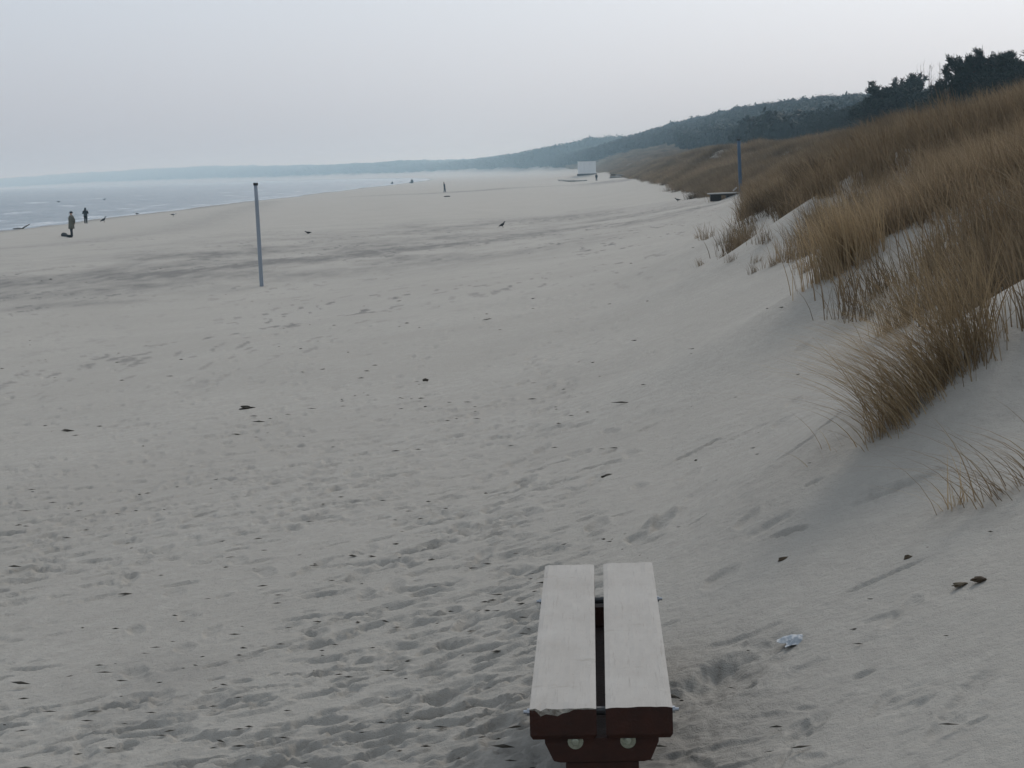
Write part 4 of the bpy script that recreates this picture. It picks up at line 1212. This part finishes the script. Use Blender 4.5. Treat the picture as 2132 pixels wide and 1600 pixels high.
# ------------------------------------------------------------------ far wood on the hill: reads as one mass
wood_m = needle_mat('far_pine_wood', (0.006, 0.011, 0.010), (0.016, 0.025, 0.020))
crowns = bpy.data.collections.new('wood_crown_kinds')
for k in range(6):
    rng = np.random.default_rng(900 + k)
    N = 420
    u = rng.normal(0, 1, (N, 3)); u /= np.linalg.norm(u, axis=1)[:, None]
    lob = 1 + .25 * np.sin(u[:, 0] * 4 + k) * np.cos(u[:, 1] * 5 - k) + .15 * rng.normal(0, 1, N)
    c0 = u * lob[:, None] * np.array([.5, .5, .5]); c0[:, 2] = c0[:, 2] * .9 + .55
    nrm = u + rng.normal(0, .35, (N, 3)); nrm /= np.linalg.norm(nrm, axis=1)[:, None]
    t1 = np.cross(nrm, rng.normal(0, 1, (N, 3))); t1 /= np.linalg.norm(t1, axis=1)[:, None]
    t2 = np.cross(nrm, t1)
    w = rng.uniform(.06, .12, N)[:, None]
    V = np.stack([c0 - t1 * w, c0 - t2 * w * .8, c0 + t1 * w, c0 + t2 * w * .8], 1).reshape(-1, 3)
    me = mesh_np('wood_crown', V, np.arange(N * 4).reshape(-1, 4), wood_m, link=False)
    fattr(me, 'tone', np.repeat(rng.uniform(0, 1, N), 4))
    crowns.objects.link(bpy.data.objects.new('wood_crown', me))
FX, FY, FS = [], [], []
def wood(y0, y1, sp, w0, w1, size):
    N = int((y1 - y0) * (w1 - w0) / (sp * sp))
    Y = RNG.uniform(y0, y1, N)
    X = ridge_x(Y) + RNG.uniform(w0, w1, N)
    ok = (X - foot_x(Y) > np.interp(Y, [300, 800, 1100], [22, 28, 5]) + 8 * vnoise(X / 20., Y / 40., 411)) & (np.arctan2(X, Y) < .36)
    FX.append(X[ok]); FY.append(Y[ok]); FS.append(size * RNG.uniform(.75, 1.3, ok.sum()))
wood(300, 1000, 2.5, -95, 45, 3.3)
wood(1000, 1700, 3.2, -95, 40, 4.2)
wood(1700, 3600, 6.5, -130, 60, 8.5)
wood(3600, 7500, 17, -420, 200, 22.0)
wood(7500, 10300, 32, -700, 300, 40.0)
FX, FY, FS = map(np.concatenate, (FX, FY, FS))
FZ = ground(FX, FY)
tall = np.interp(FY, [0, 1700, 2400, 3600, 9000], [1.45, 1.35, .75, .42, .28])
wme = bpy.data.meshes.new('far_pine_wood'); wme.vertices.add(len(FX))
wme.vertices.foreach_set('co', np.stack([FX, FY, FZ - .2], -1).astype(np.float32).ravel())
ra = wme.attributes.new('rot', 'FLOAT_VECTOR', 'POINT'); ra.data.foreach_set('vector', np.stack([0 * FX, 0 * FX, RNG.uniform(0, 6.28, len(FX))], -1).astype(np.float32).ravel())
sa_ = wme.attributes.new('siz', 'FLOAT_VECTOR', 'POINT'); sa_.data.foreach_set('vector', np.stack([FS, FS, FS * tall], -1).astype(np.float32).ravel())
ia = wme.attributes.new('kindi', 'INT', 'POINT'); ia.data.foreach_set('value', RNG.integers(0, 6, len(FX)).astype(np.int32))
o = bpy.data.objects.new('far_pine_wood', wme); COL.objects.link(o)
o.modifiers.new('scatter', 'NODES').node_group = scatter_group('wood_scatter', crowns)
tag(o, 'hazy dark pine wood covering the hill down the coast', 'wood', None, 'stuff')

# ------------------------------------------------------------------ haze
hz = MB(); top_z = float(max((FZ + FS * tall * 1.25).max(), GZ2.max())) + 6
lo_z = float(min(GZ2.min(), -1)) - 1.0
hz.box((0, 0, (top_z + lo_z) / 2), (23000, 23000, top_z - lo_z))
hm = bpy.data.materials.new('haze_air'); hm.use_nodes = True
n, l = hm.node_tree.nodes, hm.node_tree.links
n.remove(n['Principled BSDF'])
pv = n.new('ShaderNodeVolumePrincipled')
pv.inputs['Color'].default_value = (0.58, 0.83, 1.0, 1)
pv.inputs['Density'].default_value = 3.3e-4
pv.inputs['Absorption Color'].default_value = (1, 1, 1, 1)
pv.inputs['Anisotropy'].default_value = 0.45
l.new(pv.outputs[0], n['Material Output'].inputs['Volume'])
ho = hz.build('haze', hm); tag(ho, 'thin pale sea haze over the whole coast', 'haze', None, 'stuff')
print('TOP', top_z, 'LOW', lo_z, 'BENCH', HT, BL, 'RPOST', rp_h, rp_base)
